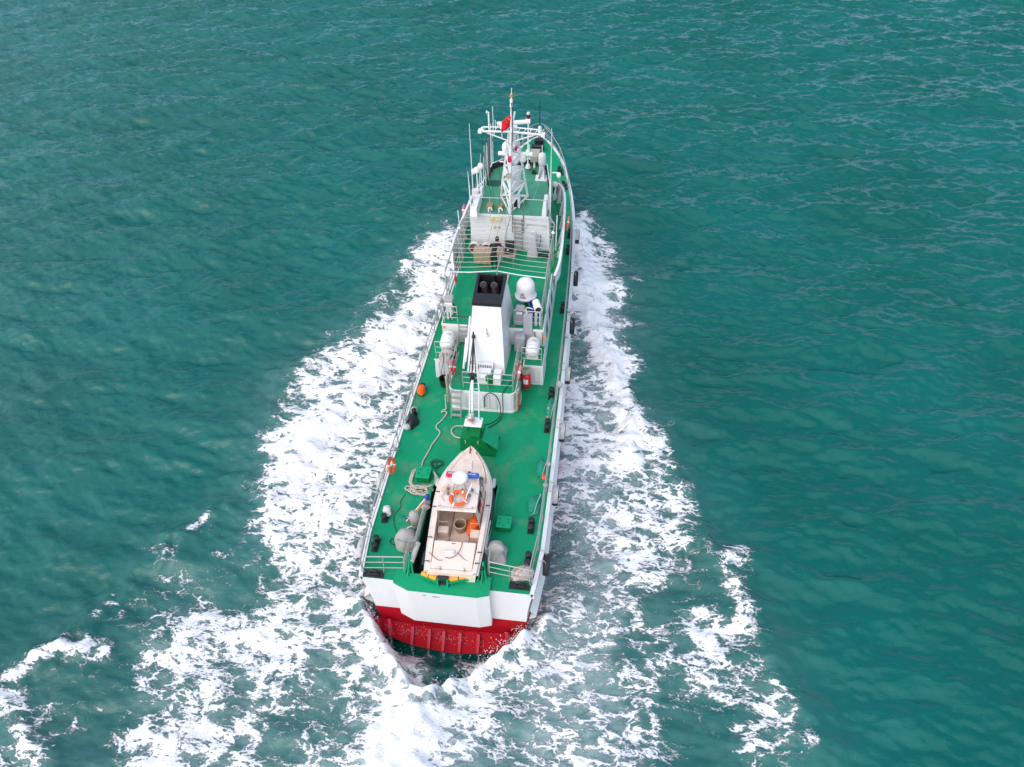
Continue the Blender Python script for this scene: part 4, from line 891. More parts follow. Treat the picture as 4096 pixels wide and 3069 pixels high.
m_ = MB(); m_.tube([(yl + .45, 19.2, zy - .1), (yl + .45, 19.2, zy + .95), (yl + .36, 19.2, zy + 1.02), (yl + .36, 19.2, zy + .92)], .04, 7); m_.build('hooked_antenna', WHITE, ms)
for x, h in ((yl + .62, 1.15), (yl + .72, .5)): m_ = MB(); m_.tube([(x, 19.4, zy), (x, 19.4, zy + h)], .018, 5); m_.build('whip_antenna', WHITE, ms)
m_ = MB(); m_.cyl((-.27, 19.3, zy + .02), (-.27, 19.3, zy + .14), .07, .07, 10); m_.build('red_lens', REDL, ms); m_ = MB(); m_.cyl((-.27, 19.3, zy + .14), (-.27, 19.3, zy + .34), .09, .09, 10); m_.build('lamp_body', WPLAS, ms)
# radars
def radar(cx, cy, cz, l_, ang, tilt=0.0):
    r_ = empty('radar', (cx, cy, cz), parent=ms)
    m_ = MB(); m_.lathe([(.16, -.42), (.19, -.3), (.2, -.12), (.14, -.04), (.08, 0)], (cx, cy, cz), n=14); m_.build('turning_unit', WPLAS, r_, smooth=True)
    d_ = Vector((math.cos(ang), math.sin(ang), tilt))
    m_ = MB(); p = Vector((cx, cy, cz + .06)); m_.tube([p - d_ * l_ * .5, p - d_ * l_ * .49, p + d_ * l_ * .49, p + d_ * l_ * .5], .105, 10, rad=[.07, .11, .11, .07]); m_.build('scanner', WPLAS, r_)
radar(.25, 20.15, 10.16, 1.75, R(1)); radar(.24, 19.85, 11.92, 1.62, R(8), .05)
m_ = MB(); m_.lathe([(.16, 0), (.2, .05), (.22, .22), (.18, .4), (.08, .5), (0, .52)], (-.22, 20.2, 10.30), n=16); m_.build('dome_antenna', WPLAS, ms, smooth=True)
m_ = MB(); m_.lathe([(.16, 0), (.2, .08), (.18, .35), (.08, .45), (0, .46)], (.60, 20.2, 9.8), n=16); m_.build('dome_antenna', WPLAS, ms, smooth=True)
m_ = MB(); m_.lathe([(.05, .3), (.055, .16), (.09, .05), (.17, -.02), (.175, -.03)], (.06, 19.0, 9.62), 'Y', 18); m_.f = m_.f[:-1]; m_.m = m_.m[:-1]; m_.build('horn', DULLW, ms, smooth=True)
m_ = MB(); m_.lathe([(0, .05), (.10, .045), (.17, -.02)], (.06, 19.0, 9.62), 'Y', 18); m_.build('horn_mouth', KHAKI, ms)
m_ = MB(); m_.box((.12, 19.02, 10.5), (.17, .15, .26)); m_.build('red_box', REDL, ms); m_ = MB(); m_.box((.38, 19.5, 10.85), (.11, .12, .26)); m_.build('red_box', REDL, ms)
for z, m2, r_ in ((13.62, mat('amber_lens', (.6, .28, .04), .3), .07), (13.38, WPLAS, .075), (13.16, WPLAS, .07)):
    m_ = MB(); m_.cyl((mx(z), 19.13, z - .07), (mx(z), 19.13, z + .07), r_, r_ * .9, 10); m_.build('mast_light', m2, ms)
m_ = MB(); m_.tube([(.28, 19.05, 13.3), (.31, 19.03, 12.6), (.30, 19.05, 12.0), (.24, 19.08, 11.2)], .02, 5); m_.build('mast_cable', CABLE, ms)
m_ = MB(); m_.tube([(.22, 19.12, 11.9), (.38, 19.4, 12.75)], .045, 7); m_.build('radar_post', WHITE, ms)
for z in (11.0, 11.35): m_ = MB(); m_.lathe([(.08, -.08), (.10, 0), (.08, .08)], (.3, 19.5, z), n=10); m_.build('mast_light', WPLAS, ms)
for x in (.02, .4): m_ = MB(); m_.box((x, 19.6, 11.9), (.12, .12, .14)); m_.build('lamp_body', WPLAS, ms, bevel=.02)
# flag of China at the hoist
fr = []
for i in range(9):
    u = i / 8; row = []
    for j in range(7):
        v = j / 6; row.append((.20 - .43 * u + .02 * math.sin(v * 5), 19.10 - .10 * u + .05 * math.sin(u * 7 + v * 2), 12.68 - .56 * v - .24 * u + .02 * math.sin(u * 5)))
    fr.append(row)
m_ = MB(); m_.grid(fr); flag = m_.build('flag', FLAGR, None, smooth=True, loc=(0, 0, 0)); tag(flag, 'red flag with yellow stars flying from the white lattice mast', 'flag')
sm_ = flag.modifiers.new('solid', 'SOLIDIFY'); sm_.thickness = .006
def fpt(u, v):
    return Vector((.20 - .43 * u + .02 * math.sin(v * 5), 19.10 - .10 * u + .05 * math.sin(u * 7 + v * 2) - .010, 12.68 - .56 * v - .24 * u + .02 * math.sin(u * 5)))
for su, sv, r_ in ((.20, .27, .105), (.37, .12, .04), (.46, .22, .04), (.46, .36, .04), (.37, .46, .04)):
    pts = [fpt(su + r_ * (1 if k % 2 == 0 else .42) * .78 * math.sin(k * math.pi / 5), sv - r_ * (1 if k % 2 == 0 else .42) * 1.3 * math.cos(k * math.pi / 5)) for k in range(10)]
    m_ = MB(); m_._add([fpt(su, sv) + Vector((0, -.004, 0))] + pts, [(0, k + 1, (k + 1) % 10 + 1) for k in range(10)]); m_.build('star', FLAGY, flag, local=True)
# whip antennas, domes and drum along the port edge of the roof
pw = empty('antenna_row', (-1.9, 21, T), parent=ship)
for x, y, z1, xt_, r_ in ((-1.95, 19.58, 12.0, -1.89, .03), (-1.86, 20.77, 9.8, -1.65, .02), (-1.75, 21.63, 9.85, -1.6, .024), (-1.68, 21.9, 9.85, -1.51, .024), (-1.62, 23.6, 10.1, -1.55, .03), (-1.58, 23.9, 10.0, -1.5, .022), (-1.66, 22.6, 9.5, -1.6, .022)):
    m_ = MB(); m_.tube([(x, y, T), (x + (xt_ - x) * .3, y, T + .9), (xt_, y, z1)], r_, 6, rad=[r_ * 1.2, r_, r_ * .55]); m_.build('whip_antenna', WHITE, pw)
for x, y, z1 in ((-1.66, 22.0, 9.2), (-1.68, 22.4, 9.4), (-1.62, 23.0, 9.6), (-1.64, 22.8, 9.1)):
    m_ = MB(); m_.tube([(x, y, T + .2), (x, y, z1)], .035, 6, rad=[.05, .03]); m_.build('dark_mast', DSTEEL, pw)
for x, y, z1, r_ in ((-1.84, 20.4, 8.95, .16), (-1.79, 21.3, 8.7, .17)):
    m_ = MB(); m_.tube([(x, y, T), (x, y, z1)], .035, 6); m_.build('mast', WHITE, pw); m_ = MB(); m_.lathe([(.05, -.02), (r_ * .9, .02), (r_, .12), (r_ * .8, .26), (0, .34)], (x, y, z1), n=16); m_.build('dome_antenna', WPLAS, pw, smooth=True)
m_ = MB(); m_.cyl((-1.95, 20.3, T + .3), (-1.95, 20.3, T + .65), .2, .2, 14); m_.build('drum', DULLW, pw); m_ = MB(); m_.cyl((-1.95, 20.3, T), (-1.95, 20.3, T + .3), .17, .17, 12); m_.build('drum_base', BLACK, pw)
for pts in ([(-1.5, 23.4, 9.6), (-.9, 22.0, 8.2), (-.7, 21.0, T + .6), (-.62, 19.6, T + .2)], [(-1.0, 19.3, 11.75), (-1.05, 19.7, 9.6), (-.98, 20.4, T + .1)], [(-1.25, 19.2, 11.7), (-1.2, 19.8, 9.0), (-1.2, 20.8, T + .1)]):
    m_ = MB(); m_.tube(smooth_pts(pts, 5), .012, 5); m_.build('stay_wire', CABLE, pw)

# --- awning frame over the boat deck
aw = empty('awning_frame', (0, 16, B), parent=ship)
rungs = [13.72, 14.12, 14.52, 14.92, 15.30, 15.68, 16.08, 16.48, 16.88, 17.28, 17.66, 18.05, 18.45]
zr_ = 7.45; zm = 7.62
for i, y in enumerate(rungs):
    wx = 2.34
    sag = .035
    m_ = MB(); m_.tube([(-wx + .16 * (i == 0) , y, zr_), (-wx * .5, y, (zr_ + zm) / 2 - sag), (.13, y + .06, zm), (wx * .5 + .05, y, (zr_ + zm) / 2 - sag), (wx + .1, y - .05, zr_)], .013 if i else .024, 6); m_.build('rung', STEEL if i > 0 else WHITE, aw)
m_ = MB(); m_.tube([(.15, 13.75, zm + .02), (.14, 18.5, zm + .02)], .028, 6); m_.build('ridge_bar', STEEL, aw)
for x in (-2.34, 2.44):
    m_ = MB(); m_.tube([(x, 13.7, zr_), (x, 18.2, zr_), (x * .87, 18.9, zr_)], .032, 6); m_.build('side_bar', STEEL, aw)
    for y in (13.72, 15.7, 17.66): m_ = MB(); m_.tube([(x, y, B), (x, y, zr_)], .03, 6); m_.build('post', STEEL, aw)
m_ = MB(); m_.tube([(.15, 13.75, zm), (.14, 13.70, B)], .028, 6); m_.build('post', STEEL, aw)
for x in (-2.34, 2.44): m_ = MB(); m_.lathe([(0, -.1), (.1, 0), (0, .1)], (x, 17.4, zr_ + .05), n=8); m_.build('lamp', WPLAS, aw)
for pts in ([(-.75, 19, 7.3), (-.85, 16, 7.0), (-.95, 12.6, 7.3)], [(-.35, 19, 7.3), (-.5, 16, 7.0), (-.55, 13.9, 7.3)]):
    m_ = MB(); m_.tube(smooth_pts(pts, 4), .008, 4); m_.build('halyard', CABLE, aw)

# --- fore deck: windlass, bow pole, bollards
wd = empty('windlass', (.03, 32.4, zdeck(32.4)), parent=ship); zf_ = zdeck(32.4)
m_ = MB(); m_.hexa([(-.24, 31.6, zf_), (.42, 31.6, zf_), (.30, 33.1, zf_), (-.12, 33.1, zf_)], [(-.18, 31.7, zf_ + .1), (.36, 31.7, zf_ + .1), (.26, 33.0, zf_ + .14), (-.08, 33.0, zf_ + .14)]); m_.build('bed', BLACK, wd)
m_ = MB(); m_.cyl((-.34, 32.7, zf_ + .3), (.42, 32.7, zf_ + .3), .12, .12, 12); m_.cyl((-.4, 32.7, zf_ + .3), (-.3, 32.7, zf_ + .3), .2, .2, 12); m_.cyl((.36, 32.7, zf_ + .3), (.46, 32.7, zf_ + .3), .2, .2, 12); m_.build('drum', BLACK, wd)
m_ = MB(); m_.box((.03, 33.5, zf_ + .25), (.6, .35, .4)); m_.build('chain_stopper', BLACK, wd, bevel=.05)
m_ = MB(); m_.box((.1, 31.9, zf_ + .3), (.34, .4, .3)); m_.build('gear_case', BLACK, wd, bevel=.05)
m_ = MB(); m_.tube([(.02, 34.05, zdeck(34)), (.03, 34.0, 6.95)], .03, 6, rad=[.045, .02]); m_.build('bow_staff', BLACK, ship)
m_ = MB(); m_.lathe([(.14, 0), (.12, .2), (.05, .3)], (.02, 34.0, zdeck(34)), n=8); m_.build('staff_foot', DSTEEL, ship)
for x in (-.35, .5): m_ = MB(); m_.tube([(x, 31.0, zdeck(31)), (x, 31.0, zdeck(31) + 1.4)], .03, 6); m_.build('stanchion', WHITE, ship)
# twin bollards on a bed
def bollard(x, y, rz=R(90), s=1.0):
    z = zdeck(y); b_ = empty('bollard', (x, y, z), parent=ship); c_, s_ = math.cos(rz), math.sin(rz)
    def P(u, v, h): return (x + u * c_ - v * s_, y + u * s_ + v * c_, z + h)
    m_ = MB(); m_.box((x, y, z + .03), (.62 * s, .26 * s, .06), rz=rz); m_.build('bed', RUBBER if False else BLACK, b_, bevel=.01)
    for u in (-.17 * s, .17 * s): m_ = MB(); q = P(u, 0, 0); m_.lathe([(.105 * s, .05), (.10 * s, .28), (.125 * s, .29), (.125 * s, .36), (.09 * s, .38), (0, .385)], q, n=14); m_.build('post', BLACK, b_, smooth=False)
    return b_
for x, y in ((-3.04, 2.80), (-3.08, 1.42), (-3.10, 10.05), (-3.14, 8.35), (-3.16, 16.3), (2.94, 2.95), (3.0, 1.35), (3.06, 8.38), (3.05, 10.42), (3.06, 16.9), (2.90, 23.7), (2.95, 22.1), (2.16, 28.6), (1.76, 30.2), (-2.5, 27.6), (-2.0, 29.8)): bollard(x, y, R(90) + (.25 if y > 26 and x > 0 else -.25 if y > 26 else 0) * 1.6)
# stern fairleads
for x, y in ((-2.82, .10), (2.80, .22)):
    f_ = empty('stern_fairlead', (x, y, 3.0), parent=ship); m_ = MB(); m_.box((x, y + .06, 3.025), (.78, .30, .05)); m_.build('bed', BLACK, f_, bevel=.012)
    m_ = MB(); m_.torus((x, y + .05, 3.17), .14, .055, 'Y', 20, 8); m_.build('ring', BLACK, f_, smooth=True); m_ = MB(); m_.box((x, y + .05, 3.07), (.46, .14, .1)); m_.build('base', BLACK, f_, bevel=.02)
# stern rollers and fender in front of the launched boat, green brackets
sr = empty('stern_roller', (0, .1, 3.03), parent=ship)
for a, b_ in (((-.90, .19, 3.40), (-.31, .02, 3.40)), ((.20, .04, 3.40), (.82, .24, 3.40))):
    a, b_ = Vector(a), Vector(b_)
    for f0, f1 in ((0, .48), (.52, 1)): m_ = MB(); m_.cyl(a.lerp(b_, f0), a.lerp(b_, f1), .085, .085, 12); m_.build('roller', YELLOW, sr, smooth=False)
    m_ = MB(); m_.cyl(a.lerp(b_, .47), a.lerp(b_, .53), .088, .088, 12); m_.build('roller_strap', BLACK, sr)
    d_ = (b_ - a).normalized(); nn = Vector((d_.y, -d_.x, 0)); p, q = a - d_ * .1, b_ + d_ * .05
    m_ = MB(); m_.hexa([p + nn * .06 + Vector((0, 0, -.14)), q + nn * .06 + Vector((0, 0, -.14)), q + nn * .12 + Vector((0, 0, -.14)), p + nn * .12 + Vector((0, 0, -.14))], [p + nn * .06 + Vector((0, 0, -.06)), q + nn * .06 + Vector((0, 0, -.06)), q + nn * .12 + Vector((0, 0, -.06)), p + nn * .12 + Vector((0, 0, -.06))]); m_.build('roller_beam', GREEN2, sr)
    for f in (.1, .6): pt = a.lerp(b_, f); m_ = MB(); m_.box(pt + nn * .09 + Vector((0, 0, -.25)), (.04, .06, .24)); m_.build('beam_leg', GREEN2, sr)
for x in (-.25, .13): m_ = MB(); m_.hexa([(x - .03, -.24, 3.03), (x + .03, -.24, 3.03), (x + .03, -.06, 3.03), (x - .03, -.06, 3.03)], [(x - .03, -.10, 3.45), (x + .03, -.10, 3.45), (x + .03, .02, 3.45), (x - .03, .02, 3.45)]); m_.build('bracket', GREEN2, sr)
m_ = MB(); m_.box((-.06, .10, 3.42), (.42, .20, .14)); m_.build('rubber_pad', RUBBER, sr, bevel=.04); m_ = MB(); m_.box((-.06, -.02, 3.13), (.34, .12, .16)); m_.build('rubber_stop', RUBBER, sr, bevel=.02)
m_ = MB(); m_.tube([(.24, -.16, 3.06), (.78, -.02, 3.06)], .028, 6); m_.build('spare_bar', DULLW, sr)
for sx, xx in ((-1, -1.5), (1, 1.34)):
    for dx, dy in ((-.16, -.02), (.02, -.18), (.22, .02)):
        m_ = MB(); m_.tube([(xx + dx * (1 if sx > 0 else 1), .20 + dy, 3.03), (xx + .05, .72, 3.75)], .035, 6); m_.build('a_frame_leg', GREEN2, ship)
    m_ = MB(); m_.cyl((xx + (.12 if sx < 0 else -.10), .55, 3.5), (xx + (.22 if sx < 0 else -.10), 1.35, 3.6), .10, .10, 12); m_.build('side_roller', FLOATG if sx < 0 else RUBBER, ship)
# --- winch house forward of the boat with the stern-light mast
wn = empty('winch_house', (.2, 6.9, 3), parent=ship)
m_ = MB(); m_.hexa([(-.60, 6.45, 3), (.98, 6.42, 3), (.98, 7.45, 3), (-.60, 7.45, 3)], [(-.50, 6.42, 4.22), (.44, 6.42, 4.22), (.40, 7.2, 4.22), (-.50, 7.2, 4.22)]); m_.v[4:8] = [(-.52, 6.43, 4.10), (.46, 6.43, 4.10), (.42, 7.2, 4.10), (-.52, 7.2, 4.10)]; m_.build('casing', GREEN, wn, bevel=.012)
m_ = MB(); m_.hexa([(.46, 6.40, 4.06), (1.06, 6.36, 3.60), (1.06, 7.1, 3.60), (.46, 7.22, 4.06)], [(.46, 6.40, 4.12), (1.08, 6.36, 3.66), (1.08, 7.1, 3.66), (.46, 7.22, 4.12)]); m_.build('sloping_lid', GREEN2, wn)
for p in ((.62, 6.9, 4.01), (.85, 6.55, 3.84), (.75, 7.0, 3.92)): m_ = MB(); m_.box(p, (.04, .14, .04)); m_.build('lid_clip', GREEN2, wn)
for x in (-.3, .25): m_ = MB(); m_.box((x, 6.41, 3.9), (.025, .03, .2)); m_.build('handle', DULLW, wn)
for k in range(3): m_ = MB(); m_.box((.1, 6.62 + k * .0, 4.16 + k * .08), (.46, .5, .03)); m_.build('vent_plate', GREEN, wn)
m_ = MB(); m_.box((-.28, 6.9, 4.5), (.06, .06, .8)); m_.build('frame_post', GREEN, wn); m_ = MB(); m_.box((.34, 6.9, 4.5), (.06, .06, .8)); m_.build('frame_post', GREEN, wn)
m_ = MB(); m_.box((.06, 6.72, 4.86), (.76, .54, .05)); m_.build('lamp_tray', WPLAS, wn, bevel=.02)
m_ = MB(); m_.tube([(.04, 6.6, 4.88), (.01, 7.0, 5.6), (.0, 7.6, 6.9)], .05, 8); m_.build('leaning_post', WHITE, wn)
for x in (-.16, .26): m_ = MB(); m_.tube([(x, 6.92, 4.88), (x * .9, 7.5, 6.0), (.04 + x * .3, 8.0, 6.75)], .032, 6); m_.build('leg', WHITE, wn)
for z_, y_ in ((5.5, 7.1), (6.1, 7.4)): m_ = MB(); m_.tube([(-.13, y_ + .1, z_), (.0, y_ - .05, z_ + .1), (.2, y_ + .1, z_)], .022, 6); m_.build('cross_bar', WHITE, wn)
m_ = MB(); m_.cyl((.0, 6.62, 5.08), (.0, 6.62, 5.28), .11, .11, 14); m_.build('orange_lens', mat('orange_lens', (.75, .12, .02), .2), wn); m_ = MB(); m_.cyl((.0, 6.62, 5.02), (.0, 6.62, 5.08), .15, .15, 14); m_.cyl((.0, 6.62, 5.28), (.0, 6.62, 5.42), .12, .10, 14); m_.build('lens_frame', DULLW, wn)
for k in range(4): a = k * math.pi / 2 + .4; m_ = MB(); m_.tube([(.15 * math.cos(a), 6.62 + .15 * math.sin(a), 5.03), (.16 * math.cos(a), 6.62 + .16 * math.sin(a), 5.4), (.05 * math.cos(a), 6.62 + .05 * math.sin(a), 5.58)], .014, 5); m_.build('guard_bar', STEEL, wn)
m_ = MB(); m_.cyl((.0, 7.52, 6.7), (.0, 7.48, 6.95), .11, .10, 12); m_.build('mast_head_light', BLACK, wn)
m_ = MB(); m_.torus((1.12, 6.85, 3.8), .09, .018, 'X', 16, 6); m_.build('lifting_ring', BLACK, wn)
# --- gear on the boat deck
m_ = MB(); m_.hexa([(1.9, 12.75, B), (2.24, 12.75, B), (2.24, 13.0, B), (1.9, 13.0, B)], [(2.0, 12.8, B + .9), (2.2, 12.8, B + .9), (2.2, 12.95, B + .9), (2.0, 12.95, B + .9)]); gs = empty('upper_searchlight', (2.1, 12.8, B), parent=ship)
m_ = MB(); m_.cyl((2.05, 12.85, B), (2.08, 12.85, B + 1.0), .075, .06, 10); m_.build('post', WHITE, gs); m_ = MB(); m_.cyl((2.26, 12.85, B), (2.28, 12.85, B + .95), .05, .05, 8); m_.build('side_post', WHITE, gs)
m_ = MB(); m_.cyl((2.02, 13.12, B + 1.22), (2.20, 12.68, B + 1.10), .17, .19, 18); m_.build('lamp_barrel', WPLAS, gs); m_ = MB(); m_.torus((2.205, 12.67, B + 1.097), .17, .025, 'Y', 20, 6); m_.build('lamp_rim', WPLAS, gs); m_ = MB(); m_.cyl((2.203, 12.675, B + 1.098), (2.207, 12.66, B + 1.094), .15, .15, 18); m_.build('lamp_glass', GLASS, gs)
m_ = MB(); m_.tube(smooth_pts([(1.95, 12.8, B + 1.0), (1.75, 12.7, B + 1.15), (1.6, 12.8, B + 1.0), (1.7, 12.6, B + .8)], 5), .025, 6); m_.build('white_hose', WPLAS, gs)
pg = empty('deck_monitor', (-2.12, 12.95, B), parent=ship)
m_ = MB(); m_.box((-2.12, 13.05, B + 1.08), (.42, .44, .26)); m_.build('grey_hood', CANVAS, pg, bevel=.04); m_ = MB(); m_.box((-2.10, 12.79, B + .96), (.36, .06, .18)); m_.build('white_panel', WPLAS, pg, bevel=.01)
for x, y in ((-2.2, 12.9), (-2.04, 12.9), (-2.05, 13.2)): m_ = MB(); m_.cyl((x, y, B), (x, y, B + .95), .05, .06, 8); m_.build('leg', WHITE, pg)
m_ = MB(); m_.box((-2.12, 13.0, B + .62), (.3, .3, .3)); m_.build('body', DULLW, pg, bevel=.03); m_ = MB(); m_.tube(smooth_pts([(-1.9, 13.0, B + .9), (-1.82, 12.9, B + .5), (-1.95, 12.8, B + .3), (-2.1, 12.72, B + .05)], 5), .03, 6); m_.build('black_hose', CABLE, pg)
m_ = MB(); m_.box((-.14, 16.25, B + .06), (.86, .7, .10)); m_.build('hatch_cover', mat('pinkish_board', (.5, .36, .3), .8), ship, bevel=.015)
for x, y, z in ((-2.44, 12.51, A + .82), (2.47, 12.51, A + .55)): m_ = MB(); m_.box((x + .08, y - .03, z), (.10, .06, .16)); m_.build('orange_lamp', YELLOW, ship, bevel=.01)
for x0, z0_, l_ in ((2.05, A + .3, .05), (2.42, A + .15, .05)): m_ = MB(); m_.tube([(x0, 12.5, A + .1), (x0, 12.5, A + .9)], .03, 5); m_.build('wall_pipe', WOOD, ship)
m_ = MB(); m_.box((1.32, 12.55, 6.20), (.34, .04, .22)); m_.build('notice_board', BLACK, ship); m_ = MB(); m_.box((1.32, 12.525, 6.20), (.30, .02, .18)); m_.build('notice_face', LGREY, ship)
# ------------------------------------------------------------------ the work boat in the slip
BZ = 2.2
boat = empty('workboat', (0.25, 0.14, BZ), 'stained white workboat with small cabin and open cockpit, lying in the green stern slip', 'boat', rz=R(1.9))
BH = [(0, .95), (1, 1.02), (2, 1.06), (3, 1.09), (3.8, 1.06), (4.4, .92), (5.0, .62), (5.4, .34), (5.75, .03)]
bh = lambda y: float(np.interp(y, [a for a, b_ in BH], [b_ for a, b_ in BH]))
zg = lambda y: 3.74 + .085 * y - BZ
yb = [0, .5, 1, 1.5, 2, 2.5, 3, 3.5, 3.9, 4.3, 4.6, 4.9, 5.2, 5.45, 5.65, 5.75]
def B_(m_, name, m, parent=None, **k): return m_.build(name, m, parent or boat, local=True, **k)
m_ = MB()
for sx in (-1, 1):
    m_.grid([[(sx * bh(y), y, zg(y)) for y in yb], [(sx * (bh(y) + .05), y, zg(y) - .10) for y in yb], [(sx * bh(y) * .97, y, zg(y) - .16) for y in yb], [(sx * bh(y) * (.86 if y < 4 else .86 - .2 * (y - 4) / 1.75), y - .1 * (y > 4), .55 + .07 * y) for y in yb], [(0, y - .35 * (y > 4), .22 + .05 * y) for y in yb]])
m_.quad((-.95, 0, zg(0)), (.95, 0, zg(0)), (.82, .0, .55), (0, .0, .22), (-.82, .0, .55)); B_(m_, 'hull', BOATW)
m_ = MB()
for sx in (-1, 1): m_.grid([[(sx * bh(y), y, zg(y)) for y in yb], [(sx * (bh(y) - .0), y, zg(y) + .03) for y in yb], [(sx * max(.0, bh(y) - .17), y, zg(y) + .03) for y in yb], [(sx * max(.0, bh(y) - .17), y, zg(y) - .02) for y in yb]])
B_(m_, 'gunwale', BOATW)
m_ = MB(); m_.tube([(bh(y) + .055, y, zg(y) - .08) for y in yb], .035, 6); B_(m_, 'rub_rail', DULLW); m_ = MB(); m_.tube([(-bh(y) - .055, y, zg(y) - .08) for y in yb], .035, 6); B_(m_, 'rub_rail', DULLW)
yf = [3.6, 3.9, 4.3, 4.6, 4.9, 5.2, 5.45, 5.65, 5.74]
m_ = MB(); m_.grid([[(-max(.0, bh(y) - .16), y, zg(y) + .005) for y in yf], [(0, y, zg(y) + .05) for y in yf], [(max(.0, bh(y) - .16), y, zg(y) + .005) for y in yf]]); B_(m_, 'foredeck', BOATW)
m_ = MB(); m_.hexa([(-.30, 4.42, zg(4.42) + .03), (.22, 4.42, zg(4.42) + .03), (.18, 5.0, zg(5) + .03), (-.24, 5.0, zg(5) + .03)], [(-.29, 4.43, zg(4.42) + .08), (.21, 4.43, zg(4.42) + .08), (.17, 4.99, zg(5) + .08), (-.23, 4.99, zg(5) + .08)]); h_ = B_(m_, 'bow_hatch', BOATW, bevel=.02)
for x in (-.2, .1): m_ = MB(); m_.box((x, 4.42, zg(4.4) + .08), (.09, .05, .03)); B_(m_, 'hinge', BROWN, h_)
m_ = MB(); m_.cyl((0, 5.5, zg(5.5)), (0, 5.58, zg(5.5) + .28), .03, .02, 8); m_.tube([(0, 5.35, zg(5.4) + .06), (0, 5.6, zg(5.6) + .06)], .03, 6); B_(m_, 'bow_bitt', BROWN)
for sx in (-1, 1):
    m_ = MB(); m_.tube(smooth_pts([(sx * .28, 5.35, zg(5.3) + .04), (sx * .30, 5.3, zg(5.3) + .22), (sx * .62, 4.75, zg(4.7) + .24), (sx * .82, 4.2, zg(4.2) + .24), (sx * .86, 3.95, zg(4) + .05)], 4), .018, 6); B_(m_, 'hand_rail', WOOD if sx > 0 else DULLW)
# cabin
zc0, zr2 = zg(3) - .02, 4.92 - BZ
cb0 = [(-.86, 2.0, zc0 - .5), (.86, 2.0, zc0 - .5), (.90, 3.4, zc0), (.78, 4.25, zg(4.2) + .02), (-.78, 4.25, zg(4.2) + .02), (-.90, 3.4, zc0)]
cb1 = [(-.74, 1.95, zr2 - .03), (.74, 1.95, zr2 - .03), (.72, 3.1, zr2 + .0), (.62, 3.72, zr2 - .02), (-.62, 3.72, zr2 - .02), (-.72, 3.1, zr2 + .0)]
m_ = MB(); m_._add(cb0 + cb1, [(i, (i + 1) % 6, 6 + (i + 1) % 6, 6 + i) for i in range(1, 6)] + [(6, 7, 8, 11), (8, 9, 10, 11)]); m_.quad(cb0[0], cb0[5], cb1[5], cb1[0]); B_(m_, 'cabin', BOATW)
m_ = MB(); m_.prism([(-.78, 1.90), (.78, 1.90), (.78, 2.2), (.76, 3.1), (.62, 3.78), (-.62, 3.78), (-.76, 3.1), (-.78, 2.2)], zr2, lambda p: zr2 + .05 + .03 * (1 - (p[0] / .8) ** 2)); roof_ = B_(m_, 'roof', BOATR, bevel=.03)
def on(i, j, u, v, o=.012):
    a, b_, c_, d_ = (Vector(cb0[i]), Vector(cb0[j]), Vector(cb1[j]), Vector(cb1[i])); p = a.lerp(b_, u).lerp(d_.lerp(c_, u), v); nrm = (b_ - a).cross(d_ - a).normalized(); return p + nrm * o
def pane(i, j, u0, u1, v0, v1, name='window'):
    q = [on(i, j, u0, v0), on(i, j, u1, v0), on(i, j, u1, v1), on(i, j, u0, v1)]; q2 = [on(i, j, u0, v0, -.01), on(i, j, u1, v0, -.01), on(i, j, u1, v1, -.01), on(i, j, u0, v1, -.01)]
    m_ = MB(); m_.hexa(q2, q); return B_(m_, name, GLASS)
pane(2, 3, .1, .48, .30, .86); pane(2, 3, .54, .92, .32, .84); pane(4, 5, .08, .46, .32, .84); pane(4, 5, .52, .9, .3, .86)
pane(1, 2, .30, .96, .52, .90); pane(5, 0, .04, .7, .52, .90)
pane(3, 4, .04, .48, .15, .84, 'windscreen'); pane(3, 4, .52, .96, .15, .84, 'windscreen')
m_ = MB(); m_.box((on(1, 2, .5, .6, .03)), (.03, .42, .16), rz=R(2)); B_(m_, 'red_number_board', mat('faded_red_board', (.5, .05, .04), .6))
for k in range(3): m_ = MB(); m_.tube([on(1, 2, .3 + .25 * k, .25, .03), on(1, 2, .45 + .25 * k, .9, .03)], .012, 5); B_(m_, 'window_guard', BROWN)
# roof fittings
m_ = MB(); m_.box((-.38, 3.55, zr2 + .16), (.50, .22, .15)); B_(m_, 'red_lamp', REDL, bevel=.05); m_ = MB(); m_.box((.42, 3.55, zr2 + .16), (.50, .22, .15)); B_(m_, 'blue_lamp', BLUEL, bevel=.05)
m_ = MB(); m_.box((.0, 3.55, zr2 + .245), (1.1, .03, .02)); B_(m_, 'lamp_strip', DULLW)
m_ = MB(); m_.lathe([(.22, 0), (.30, .02), (.315, .08), (.305, .15), (.26, .185), (.12, .205), (0, .21)], (-.0, 3.15, zr2 + .42), n=28); B_(m_, 'radar_dome', WPLAS, smooth=True)
for x, y in ((-.2, 3.0), (.2, 3.0), (-.2, 3.3), (.2, 3.3)): m_ = MB(); m_.tube([(x * 1.3, y - .1 * (y < 3.1), zr2 + .06), (x * .8, y, zr2 + .42)], .018, 6); B_(m_, 'radar_leg', STEEL)
m_ = MB(); m_.tube([(.52, 2.9, zr2 + .5), (.35, 2.5, zr2 + .3), (.3, 2.2, zr2 + .1)], .022, 6); B_(m_, 'white_stay', WPLAS)
